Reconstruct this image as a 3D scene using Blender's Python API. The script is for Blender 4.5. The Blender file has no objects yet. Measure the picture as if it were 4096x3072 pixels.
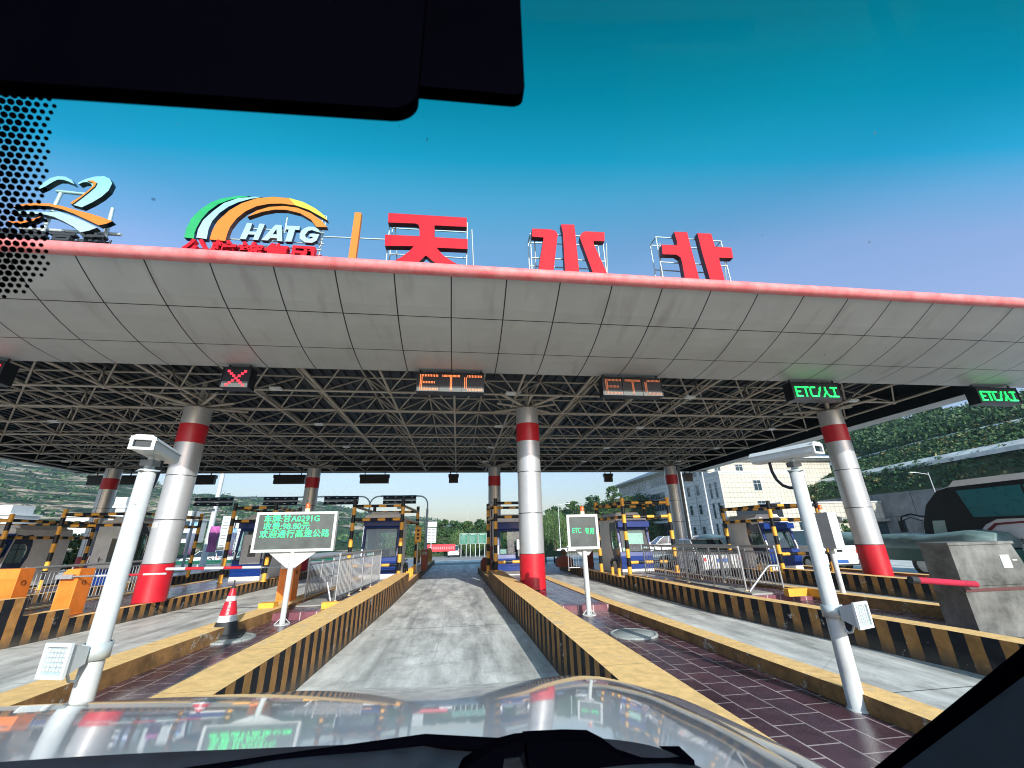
import bpy, math, random
from mathutils import Vector, Matrix
import numpy as np
S = bpy.context.scene
R = math.radians
# ------------------------------------------------------------------ camera
cam_d = bpy.data.cameras.new("camera"); cam = bpy.data.objects.new("camera", cam_d)
S.collection.objects.link(cam); S.camera = cam
CAM_RT, CAM_FW, CAM_UP = Vector((0.992009,-0.124293,-0.021662)), Vector((0.123944,0.927982,0.351408)), Vector((-0.023575,-0.351285,0.935972))
cam.matrix_world = Matrix(((CAM_RT.x, CAM_UP.x, -CAM_FW.x, 0), (CAM_RT.y, CAM_UP.y, -CAM_FW.y, 0), (CAM_RT.z, CAM_UP.z, -CAM_FW.z, 1.75), (0, 0, 0, 1)))
cam_d.sensor_width = 36; cam_d.lens = 14.338; cam_d.clip_start = 0.02; cam_d.clip_end = 4000
cam_d.dof.use_dof = True; cam_d.dof.focus_distance = 12; cam_d.dof.aperture_fstop = 11.0
# ------------------------------------------------------------------ light
SUN = Vector((0.23, -1.0, 0.475)).normalized()
el = math.asin(SUN.z); az = math.atan2(SUN.x, SUN.y)
sd = bpy.data.lights.new("sun", 'SUN'); sd.energy = 5.0; sd.angle = R(0.53); sd.color = (1.0, 0.95, 0.87)
so = bpy.data.objects.new("sun", sd); S.collection.objects.link(so)
so.rotation_euler = SUN.to_track_quat('Z', 'Y').to_euler()
W = bpy.data.worlds.new("World"); S.world = W; W.use_nodes = True
wn = W.node_tree; wn.nodes.clear()
sky = wn.nodes.new('ShaderNodeTexSky'); sky.sky_type = 'NISHITA'; sky.sun_disc = False
sky.sun_elevation = el; sky.sun_rotation = az; sky.air_density = 1.3; sky.dust_density = 1.2; sky.ozone_density = 2.0
tc = wn.nodes.new('ShaderNodeTexCoord'); sx = wn.nodes.new('ShaderNodeSeparateXYZ'); rp = wn.nodes.new('ShaderNodeValToRGB')
wn.links.new(tc.outputs['Generated'], sx.inputs[0]); wn.links.new(sx.outputs[2], rp.inputs[0])
e = rp.color_ramp.elements
e[0].position = 0.0; e[0].color = (.84, .82, .95, 1); e[1].position = 1.0; e[1].color = (.50, 1.45, 1.42, 1)
for p, c in ((0.16, (.95, .92, 1.08, 1)), (0.36, (1.32, 1.16, 1.40, 1)), (0.50, (1.38, 1.32, 1.50, 1)), (0.60, (1.0, 1.32, 1.45, 1)), (0.70, (.85, 1.55, 1.55, 1)), (.80, (.65, 1.55, 1.52, 1))):
    q = e.new(p); q.color = c
mx = wn.nodes.new('ShaderNodeMix'); mx.data_type = 'RGBA'; mx.blend_type = 'MULTIPLY'; mx.inputs[0].default_value = 1.0
wn.links.new(sky.outputs[0], mx.inputs[6]); wn.links.new(rp.outputs[0], mx.inputs[7])
bg = wn.nodes.new('ShaderNodeBackground'); bg.inputs[1].default_value = 0.13; wo = wn.nodes.new('ShaderNodeOutputWorld')
wn.links.new(mx.outputs[2], bg.inputs[0]); wn.links.new(bg.outputs[0], wo.inputs[0])
S.view_settings.view_transform = 'Standard'; S.view_settings.look = 'None'
S.view_settings.exposure = 0.38; S.view_settings.gamma = 1.0; S.view_settings.use_curve_mapping = False
S.render.engine = 'CYCLES'
S.cycles.max_bounces = 6; S.cycles.filter_width = 1.05; S.cycles.transparent_max_bounces = 12

# ------------------------------------------------------------------ materials
MATS = {}
def nd(nt, t, **k):
    n = nt.nodes.new(t)
    for a, b in k.items(): setattr(n, a, b)
    return n
def mat(name, col, rough=.6, metal=0., var=.18, scale=4., bump=0., bscale=60., coat=0., spec=.5, emit=None, es=1., dirt=0., stretch=(1, 1, 1), alpha=None, col2=None):
    if name in MATS: return MATS[name]
    m = bpy.data.materials.new(name); m.use_nodes = True; nt = m.node_tree; L = nt.links.new
    b = nt.nodes['Principled BSDF']; b.inputs['Roughness'].default_value = rough; b.inputs['Metallic'].default_value = metal
    b.inputs['Coat Weight'].default_value = coat; b.inputs['Specular IOR Level'].default_value = spec; b.inputs['Coat Roughness'].default_value = .05
    tcn = nd(nt, 'ShaderNodeTexCoord'); mp = nd(nt, 'ShaderNodeMapping'); mp.inputs['Scale'].default_value = stretch; L(tcn.outputs['Object'], mp.inputs[0])
    n = nd(nt, 'ShaderNodeTexNoise'); n.inputs['Scale'].default_value = scale; n.inputs['Detail'].default_value = 8; n.inputs['Roughness'].default_value = .65
    L(mp.outputs[0], n.inputs['Vector'])
    r = nd(nt, 'ShaderNodeValToRGB'); r.color_ramp.elements[0].position = .32; r.color_ramp.elements[1].position = .7
    c = col; d = col2 or [x * (1 - 1.6 * var) for x in c]; f = [min(1, x * (1 + .6 * var)) for x in c] if not col2 else c
    r.color_ramp.elements[0].color = (*d, 1); r.color_ramp.elements[1].color = (*f, 1); L(n.outputs[0], r.inputs[0])
    last = r.outputs[0]
    if dirt > 0:
        n2 = nd(nt, 'ShaderNodeTexNoise'); n2.inputs['Scale'].default_value = 1.7; n2.inputs['Detail'].default_value = 10; n2.inputs['Roughness'].default_value = .75
        L(tcn.outputs['Object'], n2.inputs['Vector'])
        r2 = nd(nt, 'ShaderNodeMapRange'); r2.inputs[1].default_value = .5; r2.inputs[2].default_value = .72; r2.inputs[4].default_value = dirt; L(n2.outputs[0], r2.inputs[0])
        m2 = nd(nt, 'ShaderNodeMix', data_type='RGBA'); L(r2.outputs[0], m2.inputs[0]); L(last, m2.inputs[6]); m2.inputs[7].default_value = (.07, .06, .05, 1); last = m2.outputs[2]
    L(last, b.inputs['Base Color'])
    rr = nd(nt, 'ShaderNodeMapRange'); rr.inputs[3].default_value = max(.02, rough - .12); rr.inputs[4].default_value = min(1, rough + .12); L(n.outputs[0], rr.inputs[0]); L(rr.outputs[0], b.inputs['Roughness'])
    if bump > 0:
        n3 = nd(nt, 'ShaderNodeTexNoise'); n3.inputs['Scale'].default_value = bscale; n3.inputs['Detail'].default_value = 5; L(mp.outputs[0], n3.inputs['Vector'])
        bp = nd(nt, 'ShaderNodeBump'); bp.inputs['Strength'].default_value = bump; bp.inputs['Distance'].default_value = .02; L(n3.outputs[0], bp.inputs['Height']); L(bp.outputs[0], b.inputs['Normal'])
    if emit:
        b.inputs['Emission Color'].default_value = (*emit, 1); b.inputs['Emission Strength'].default_value = es
    if alpha is not None: b.inputs['Alpha'].default_value = alpha
    MATS[name] = m; return m
def glass(name, tint=(.80, .90, .88), refl=.05):
    if name in MATS: return MATS[name]
    m = bpy.data.materials.new(name); m.use_nodes = True; nt = m.node_tree; nt.nodes.clear(); L = nt.links.new
    t = nd(nt, 'ShaderNodeBsdfTransparent'); t.inputs[0].default_value = (*tint, 1)
    g = nd(nt, 'ShaderNodeBsdfGlossy'); g.inputs['Roughness'].default_value = .03
    lw = nd(nt, 'ShaderNodeLayerWeight'); lw.inputs[0].default_value = .25
    mr = nd(nt, 'ShaderNodeMapRange'); mr.inputs[3].default_value = refl; mr.inputs[4].default_value = min(1, refl * 3); L(lw.outputs['Facing'], mr.inputs[0])
    mi = nd(nt, 'ShaderNodeMixShader'); L(mr.outputs[0], mi.inputs[0]); L(t.outputs[0], mi.inputs[1]); L(g.outputs[0], mi.inputs[2])
    o = nd(nt, 'ShaderNodeOutputMaterial'); L(mi.outputs[0], o.inputs[0]); MATS[name] = m; return m
def lane_concrete():
    """cast lane slabs: transverse joints, cracks, tyre-blackened wheel paths and oil drips (all laid out in metres)"""
    m = MATS['lane_concrete']; nt = m.node_tree; L = nt.links.new; b = nt.nodes['Principled BSDF']; src = b.inputs['Base Color'].links[0].from_socket
    tcn = nd(nt, 'ShaderNodeTexCoord'); sp = nd(nt, 'ShaderNodeSeparateXYZ'); L(tcn.outputs['Object'], sp.inputs[0])
    def mth(op, a, b_=None, c=None):
        n = nd(nt, 'ShaderNodeMath', operation=op)
        for i, v in enumerate((a, b_, c)):
            if v is None: continue
            if isinstance(v, (int, float)): n.inputs[i].default_value = v
            else: L(v, n.inputs[i])
        return n.outputs[0]
    nz = nd(nt, 'ShaderNodeTexNoise'); nz.inputs['Scale'].default_value = .9; nz.inputs['Detail'].default_value = 8; nz.inputs['Roughness'].default_value = .7; L(tcn.outputs['Object'], nz.inputs[0])
    wob = mth('MULTIPLY_ADD', nz.outputs[0], .5, -.25)
    # wheel paths: lanes repeat every 5.4 m, two dark tracks .8 m either side of each lane centre
    u = mth('PINGPONG', mth('ADD', mth('ADD', sp.outputs[0], 5.67), wob), 2.7); d_ = mth('ABSOLUTE', mth('SUBTRACT', u, .78))
    tr = nd(nt, 'ShaderNodeMapRange'); tr.inputs[1].default_value = .12; tr.inputs[2].default_value = .46; tr.inputs[3].default_value = .42; tr.inputs[4].default_value = 0; L(d_, tr.inputs[0])
    mp = nd(nt, 'ShaderNodeMapping'); mp.inputs['Scale'].default_value = (3.5, .35, 1); L(tcn.outputs['Object'], mp.inputs[0]); n2 = nd(nt, 'ShaderNodeTexNoise'); n2.inputs['Scale'].default_value = 1.6; n2.inputs['Detail'].default_value = 7; L(mp.outputs[0], n2.inputs[0])
    st = nd(nt, 'ShaderNodeMapRange'); st.inputs[1].default_value = .42; st.inputs[2].default_value = .66; L(n2.outputs[0], st.inputs[0])
    f1 = mth('MULTIPLY', tr.outputs[0], st.outputs[0])
    jt = mth('LESS_THAN', mth('PINGPONG', mth('ADD', sp.outputs[1], mth('MULTIPLY', wob, .05)), 2.5), .012)
    vo = nd(nt, 'ShaderNodeTexVoronoi', feature='DISTANCE_TO_EDGE'); vo.inputs['Scale'].default_value = .28; va = nd(nt, 'ShaderNodeMix', data_type='VECTOR'); va.inputs[0].default_value = .16; L(tcn.outputs['Object'], va.inputs[4]); L(nz.outputs[1], va.inputs[5]); L(va.outputs[1], vo.inputs[0])
    ck = mth('LESS_THAN', vo.outputs[0], .0022)
    n3 = nd(nt, 'ShaderNodeTexNoise'); n3.inputs['Scale'].default_value = 7; n3.inputs['Detail'].default_value = 3; L(tcn.outputs['Object'], n3.inputs[0]); sp3 = mth('MULTIPLY', mth('GREATER_THAN', n3.outputs[0], .72), .6)
    f = mth('MAXIMUM', mth('MAXIMUM', f1, mth('MULTIPLY', jt, .85)), mth('MAXIMUM', mth('MULTIPLY', ck, .22), sp3))
    mx_ = nd(nt, 'ShaderNodeMix', data_type='RGBA'); L(f, mx_.inputs[0]); L(src, mx_.inputs[6]); mx_.inputs[7].default_value = (.055, .058, .06, 1); L(mx_.outputs[2], b.inputs['Base Color'])
def stripes(name, period, c1=(.36, .185, .06), c2=(.004, .006, .011), axis=1, slant=0.):  # yellow bands browned: the shade of the upright faces is in this colour
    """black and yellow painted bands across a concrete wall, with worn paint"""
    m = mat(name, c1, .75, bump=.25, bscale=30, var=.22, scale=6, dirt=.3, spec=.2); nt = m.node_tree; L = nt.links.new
    if nt.nodes.get('STR'): return m
    b = nt.nodes['Principled BSDF']; src = b.inputs['Base Color'].links[0].from_socket
    tcn = nd(nt, 'ShaderNodeTexCoord'); sp = nd(nt, 'ShaderNodeSeparateXYZ'); L(tcn.outputs['Object'], sp.inputs[0])
    n = nd(nt, 'ShaderNodeTexNoise'); n.inputs['Scale'].default_value = 5; n.inputs['Detail'].default_value = 6; L(tcn.outputs['Object'], n.inputs[0])
    a = nd(nt, 'ShaderNodeMath', operation='MULTIPLY_ADD'); L(n.outputs[0], a.inputs[0]); a.inputs[1].default_value = .03; L(sp.outputs[axis], a.inputs[2])
    z = nd(nt, 'ShaderNodeMath', operation='MULTIPLY_ADD'); L(sp.outputs[2], z.inputs[0]); z.inputs[1].default_value = slant; L(a.outputs[0], z.inputs[2])
    d = nd(nt, 'ShaderNodeMath', operation='DIVIDE'); L(z.outputs[0], d.inputs[0]); d.inputs[1].default_value = period
    f = nd(nt, 'ShaderNodeMath', operation='FRACT'); L(d.outputs[0], f.inputs[0]); g = nd(nt, 'ShaderNodeMath', operation='GREATER_THAN'); L(f.outputs[0], g.inputs[0]); g.inputs[1].default_value = .5
    dk = nd(nt, 'ShaderNodeMix', data_type='RGBA'); dk.name = 'STR'
    k2 = nd(nt, 'ShaderNodeMix', data_type='RGBA'); k2.inputs[6].default_value = (*c2, 1); k2.inputs[7].default_value = (.018, .020, .024, 1); L(n.outputs[0], k2.inputs[0])
    L(g.outputs[0], dk.inputs[0]); L(src, dk.inputs[6]); L(k2.outputs[2], dk.inputs[7])
    # chipped paint showing concrete
    n2 = nd(nt, 'ShaderNodeTexNoise'); n2.inputs['Scale'].default_value = 3.3; n2.inputs['Detail'].default_value = 12; n2.inputs['Roughness'].default_value = .8; L(tcn.outputs['Object'], n2.inputs[0])
    r2 = nd(nt, 'ShaderNodeMapRange'); r2.inputs[1].default_value = .605; r2.inputs[2].default_value = .62; L(n2.outputs[0], r2.inputs[0])
    m3 = nd(nt, 'ShaderNodeMix', data_type='RGBA'); L(r2.outputs[0], m3.inputs[0]); L(dk.outputs[2], m3.inputs[6]); m3.inputs[7].default_value = (.42, .40, .36, 1)
    gr = nd(nt, 'ShaderNodeMapRange'); gr.inputs[1].default_value = .02; gr.inputs[2].default_value = .22; gr.inputs[3].default_value = .75; gr.inputs[4].default_value = 0
    zz = nd(nt, 'ShaderNodeMath', operation='MULTIPLY_ADD'); L(n2.outputs[0], zz.inputs[0]); zz.inputs[1].default_value = .35; zz.inputs[2].default_value = -.17; za = nd(nt, 'ShaderNodeMath', operation='ADD'); L(sp.outputs[2], za.inputs[0]); L(zz.outputs[0], za.inputs[1]); L(za.outputs[0], gr.inputs[0])
    m5 = nd(nt, 'ShaderNodeMix', data_type='RGBA'); L(gr.outputs[0], m5.inputs[0]); L(m3.outputs[2], m5.inputs[6]); m5.inputs[7].default_value = (.09, .08, .065, 1)
    L(m5.outputs[2], b.inputs['Base Color']); return m

M = {}
M['steel'] = mat('truss_paint', (.40, .365, .31), .5, var=.12)
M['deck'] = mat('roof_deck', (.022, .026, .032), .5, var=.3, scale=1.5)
M['silver'] = mat('silver_cladding', (.62, .65, .68), .34, .55, var=.10, scale=110, dirt=.16)
M['seam'] = mat('dark_seam', (.03, .035, .04), .6)
M['red'] = mat('red_paint', (.52, .008, .022), .42, var=.1, dirt=.2, coat=.2)
M['redsign'] = mat('red_sign_acrylic', (.56, .010, .022), .6, var=.08, spec=.15)
M['pink'] = mat('faded_red_pipe', (.66, .26, .26), .6, var=.3, scale=3, stretch=(1, 1, 1), col2=(.60, .10, .11))
M['orange'] = mat('orange_paint', (.85, .24, .03), .5, var=.12, dirt=.25)
M['orangesign'] = mat('orange_sign', (.72, .185, .03), .6, var=.05, spec=.2)
M['yellowsign'] = mat('yellow_sign', (.72, .52, .06), .6, var=.05, spec=.2)
M['greensign'] = mat('green_sign_face', (.03, .33, .12), .6, var=.1, spec=.2)
M['whitesign'] = mat('white_led_face', (.36, .47, .50), .7, var=.25, scale=40)
M['white'] = mat('white_paint', (.52, .55, .55), .45, var=.08, dirt=.28)
M['whitemetal'] = mat('white_metal', (.60, .65, .66), .4, var=.06)
M['frame'] = mat('galvanized_frame', (.55, .62, .62), .45, .3, var=.12)
M['black'] = mat('black_paint', (.007, .009, .013), .35, spec=.35)
M['yel'] = mat('yellow_band_paint', (.80, .40, .045), .45, var=.1, dirt=.2)
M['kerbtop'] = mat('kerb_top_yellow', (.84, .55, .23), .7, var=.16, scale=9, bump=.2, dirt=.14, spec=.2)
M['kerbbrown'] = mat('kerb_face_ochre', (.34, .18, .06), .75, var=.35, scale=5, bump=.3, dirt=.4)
M['concrete'] = mat('lane_concrete', (.64, .65, .62), .6, var=.32, scale=1.1, bump=.35, bscale=25, dirt=.5, stretch=(2.2, .45, 1))
lane_concrete()
M['greyconc'] = mat('grey_concrete', (.33, .33, .31), .8, var=.3, scale=3, bump=.3, bscale=25, dirt=.3)
M['asphalt'] = mat('asphalt', (.30, .285, .27), .85, var=.3, scale=6, bump=.3, bscale=120)
M['blue'] = mat('booth_blue', (.003, .030, .19), .35, var=.12, coat=.15, spec=.3)
M['navy'] = mat('booth_navy', (.008, .018, .06), .3, var=.12, coat=.4)
M['boothwhite'] = mat('booth_white', (.74, .75, .74), .45, var=.08, scale=2, dirt=.12)
M['chrome'] = mat('stainless_rail', (.42, .44, .46), .42, .6, var=.12, scale=20)
M['rubber'] = mat('black_rubber', (.02, .025, .03), .7)
M['glass'] = glass('clear_window_glass'); M['darkglass'] = mat('dark_window_glass', (.010, .022, .028), .08, var=.1, spec=.9)
M['screen'] = mat('led_screen_off', (.085, .10, .095), .5, var=.25, scale=3)
M['ledgreen'] = mat('led_green', (.05, .8, .3), .5, emit=(.015, .85, .13), es=1.3)
M['ledred'] = mat('led_red', (.8, .05, .05), .5, emit=(1, .03, .06), es=1.8)
M['ledorange'] = mat('led_orange', (.8, .3, .1), .5, emit=(1, .22, .07), es=1.5)
M['leddim'] = mat('led_dim_orange', (.5, .2, .1), .5, emit=(.85, .22, .09), es=.45)
M['amber'] = mat('beacon_amber', (.75, .12, .02), .3, var=.2, coat=.5)
M['dirtwhite'] = mat('soffit_panel', (.43, .425, .40), .45, var=.1, scale=1.2)
M['papergreen'] = mat('pale_green_paper', (.50, .68, .62), .7, var=.1, scale=3)
M['galv'] = mat('weathered_steel', (.21, .22, .21), .42, .3, var=.45, scale=2.2, dirt=.3)
M['guardrail'] = mat('guardrail_green', (.008, .11, .07), .5, var=.15)
M['roadsign'] = mat('road_sign_green', (.004, .16, .095), .45, var=.06)
M['banner'] = mat('banner_red', (.70, .03, .05), .6)
M['carwhite'] = mat('car_white_paint', (.78, .80, .82), .2, var=.03, coat=.8)
M['carsilver'] = mat('car_silver_paint', (.62, .64, .66), .2, .3, var=.05, coat=.8)
M['taillight'] = mat('tail_light_red', (.6, .02, .02), .2, coat=.5, emit=(1, .05, .04), es=.35)
M['plate'] = mat('number_plate_blue', (.03, .12, .40), .4)
M['bark'] = mat('bark', (.10, .075, .055), .9, bump=.4)
M['officewall'] = None
def chips(m, thr=.61, col=(.45, .43, .39)):
    nt = m.node_tree; L = nt.links.new; b = nt.nodes['Principled BSDF']; src = b.inputs['Base Color'].links[0].from_socket
    tcn = nd(nt, 'ShaderNodeTexCoord'); n2 = nd(nt, 'ShaderNodeTexNoise'); n2.inputs['Scale'].default_value = 2.6; n2.inputs['Detail'].default_value = 13; n2.inputs['Roughness'].default_value = .82; L(tcn.outputs['Object'], n2.inputs[0])
    r2 = nd(nt, 'ShaderNodeMapRange'); r2.inputs[1].default_value = thr; r2.inputs[2].default_value = thr + .02; L(n2.outputs[0], r2.inputs[0]); m3 = nd(nt, 'ShaderNodeMix', data_type='RGBA'); L(r2.outputs[0], m3.inputs[0]); L(src, m3.inputs[6]); m3.inputs[7].default_value = (*col, 1)
    sp = nd(nt, 'ShaderNodeSeparateXYZ'); L(tcn.outputs['Object'], sp.inputs[0]); p = nd(nt, 'ShaderNodeMath', operation='PINGPONG'); L(sp.outputs[1], p.inputs[0]); p.inputs[1].default_value = .75; l = nd(nt, 'ShaderNodeMath', operation='LESS_THAN'); L(p.outputs[0], l.inputs[0]); l.inputs[1].default_value = .005
    m4 = nd(nt, 'ShaderNodeMix', data_type='RGBA'); k = nd(nt, 'ShaderNodeMath', operation='MULTIPLY'); L(l.outputs[0], k.inputs[0]); k.inputs[1].default_value = .6; L(k.outputs[0], m4.inputs[0]); L(m3.outputs[2], m4.inputs[6]); m4.inputs[7].default_value = (.10, .07, .04, 1); L(m4.outputs[2], b.inputs['Base Color'])
chips(M['kerbtop'], .60); chips(M['kerbbrown'], .585)
# tiles -----------------------------------------------------------
def brickmat(name, c1, c2, grout, bw, rh, mortar, vec=('y', 'x'), rough=.3, bump=.3, off=.5, spec=.5, nscale=2.0, tint=.35):
    m = bpy.data.materials.new(name); m.use_nodes = True; nt = m.node_tree; L = nt.links.new; b = nt.nodes['Principled BSDF']
    tcn = nd(nt, 'ShaderNodeTexCoord'); sp = nd(nt, 'ShaderNodeSeparateXYZ'); L(tcn.outputs['Object'], sp.inputs[0]); cb = nd(nt, 'ShaderNodeCombineXYZ')
    ix = {'x': 0, 'y': 1, 'z': 2}; L(sp.outputs[ix[vec[0]]], cb.inputs[0]); L(sp.outputs[ix[vec[1]]], cb.inputs[1])
    br = nd(nt, 'ShaderNodeTexBrick'); L(cb.outputs[0], br.inputs[0]); br.offset = off
    br.inputs['Color1'].default_value = (*c1, 1); br.inputs['Color2'].default_value = (*c2, 1); br.inputs['Mortar'].default_value = (*grout, 1)
    br.inputs['Scale'].default_value = 1; br.inputs['Brick Width'].default_value = bw; br.inputs['Row Height'].default_value = rh; br.inputs['Mortar Size'].default_value = mortar; br.inputs['Mortar Smooth'].default_value = .2
    n = nd(nt, 'ShaderNodeTexNoise'); n.inputs['Scale'].default_value = nscale; n.inputs['Detail'].default_value = 9; n.inputs['Roughness'].default_value = .7; L(tcn.outputs['Object'], n.inputs[0])
    mr = nd(nt, 'ShaderNodeMapRange'); mr.inputs[1].default_value = .35; mr.inputs[2].default_value = .7; mr.inputs[3].default_value = 1 - tint; mr.inputs[4].default_value = 1 + tint; L(n.outputs[0], mr.inputs[0])
    mm = nd(nt, 'ShaderNodeMix', data_type='RGBA', blend_type='MULTIPLY'); mm.inputs[0].default_value = 1; L(br.outputs[0], mm.inputs[6])
    cg = nd(nt, 'ShaderNodeCombineColor'); [L(mr.outputs[0], cg.inputs[i]) for i in range(3)]; L(cg.outputs[0], mm.inputs[7]); L(mm.outputs[2], b.inputs['Base Color'])
    r2 = nd(nt, 'ShaderNodeMapRange'); r2.inputs[3].default_value = max(.03, rough - .15); r2.inputs[4].default_value = rough + .25; L(n.outputs[0], r2.inputs[0]); L(r2.outputs[0], b.inputs['Roughness'])
    b.inputs['Specular IOR Level'].default_value = spec
    bp = nd(nt, 'ShaderNodeBump'); bp.inputs['Strength'].default_value = bump; bp.inputs['Distance'].default_value = .01; bp.invert = True; L(br.outputs['Fac'], bp.inputs['Height']); L(bp.outputs[0], b.inputs['Normal'])
    MATS[name] = m; return m
M['tile'] = brickmat('purple_glazed_tile', (.085, .040, .055), (.060, .030, .042), (.36, .30, .29), .36, .30, .009, rough=.22, spec=.7, bump=.4)
M['steptile'] = brickmat('plum_step_tile', (.20, .07, .09), (.17, .06, .08), (.45, .38, .36), .33, .4, .012, vec=('x', 'z'), off=0, rough=.3)
M['stoneL'] = brickmat('stone_cladding_side', (.66, .655, .62), (.60, .595, .56), (.22, .23, .23), 1.4, .75, .03, vec=('y', 'z'), rough=.7, tint=.12)
M['stoneF'] = brickmat('stone_cladding_front', (.50, .48, .41), (.46, .44, .37), (.16, .15, .14), .62, .75, .022, vec=('x', 'z'), off=0, rough=.7, tint=.1, nscale=.6)
def panelmat():
    """shaded metal soffit panels with open joints and rain streaks (UV laid out in metres-per-panel)"""
    m = mat('soffit_fascia', (.385, .40, .395), .42, var=.08, scale=.8, spec=.45); nt = m.node_tree; L = nt.links.new; b = nt.nodes['Principled BSDF']; src = b.inputs['Base Color'].links[0].from_socket
    uv = nd(nt, 'ShaderNodeUVMap'); sp = nd(nt, 'ShaderNodeSeparateXYZ'); L(uv.outputs[0], sp.inputs[0])
    def edge(s, w):
        f = nd(nt, 'ShaderNodeMath', operation='FRACT'); L(s, f.inputs[0]); p = nd(nt, 'ShaderNodeMath', operation='PINGPONG'); L(f.outputs[0], p.inputs[0]); p.inputs[1].default_value = .5
        l = nd(nt, 'ShaderNodeMath', operation='LESS_THAN'); L(p.outputs[0], l.inputs[0]); l.inputs[1].default_value = w; return l.outputs[0]
    mxm = nd(nt, 'ShaderNodeMath', operation='MAXIMUM'); L(edge(sp.outputs[0], .0115), mxm.inputs[0]); L(edge(sp.outputs[1], .010), mxm.inputs[1])
    mp = nd(nt, 'ShaderNodeMapping'); mp.inputs['Scale'].default_value = (1.35, .28, 1); L(uv.outputs[0], mp.inputs[0])
    n = nd(nt, 'ShaderNodeTexNoise'); n.inputs['Scale'].default_value = 2.2; n.inputs['Detail'].default_value = 4; L(mp.outputs[0], n.inputs[0])
    r = nd(nt, 'ShaderNodeMapRange'); r.inputs[1].default_value = .56; r.inputs[2].default_value = .72; r.inputs[4].default_value = .30; L(n.outputs[0], r.inputs[0])
    a = nd(nt, 'ShaderNodeMix', data_type='RGBA'); L(r.outputs[0], a.inputs[0]); L(src, a.inputs[6]); a.inputs[7].default_value = (.15, .13, .12, 1)
    k = nd(nt, 'ShaderNodeMix', data_type='RGBA'); L(mxm.outputs[0], k.inputs[0]); L(a.outputs[2], k.inputs[6]); k.inputs[7].default_value = (.008, .008, .012, 1)
    L(k.outputs[2], b.inputs['Base Color']); return m
M['fascia'] = panelmat()
def foliage(name, c, c2, rough=.55):
    m = bpy.data.materials.new(name); m.use_nodes = True; nt = m.node_tree; L = nt.links.new; b = nt.nodes['Principled BSDF']
    g = nd(nt, 'ShaderNodeNewGeometry'); r = nd(nt, 'ShaderNodeValToRGB'); r.color_ramp.elements[0].color = (*c, 1); r.color_ramp.elements[1].color = (*c2, 1)
    L(g.outputs['Random Per Island'], r.inputs[0]); L(r.outputs[0], b.inputs['Base Color']); b.inputs['Roughness'].default_value = rough; b.inputs['Specular IOR Level'].default_value = .25
    MATS[name] = m; return m
M['leafdark'] = foliage('leaf_dark', (.012, .042, .020), (.060, .125, .040))
M['leafmid'] = foliage('leaf_mid', (.018, .055, .020), (.085, .150, .040))
M['leafwillow'] = foliage('leaf_willow', (.030, .085, .030), (.130, .200, .060))
M['leafdry'] = foliage('leaf_dry', (.09, .10, .035), (.26, .24, .10))

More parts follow.
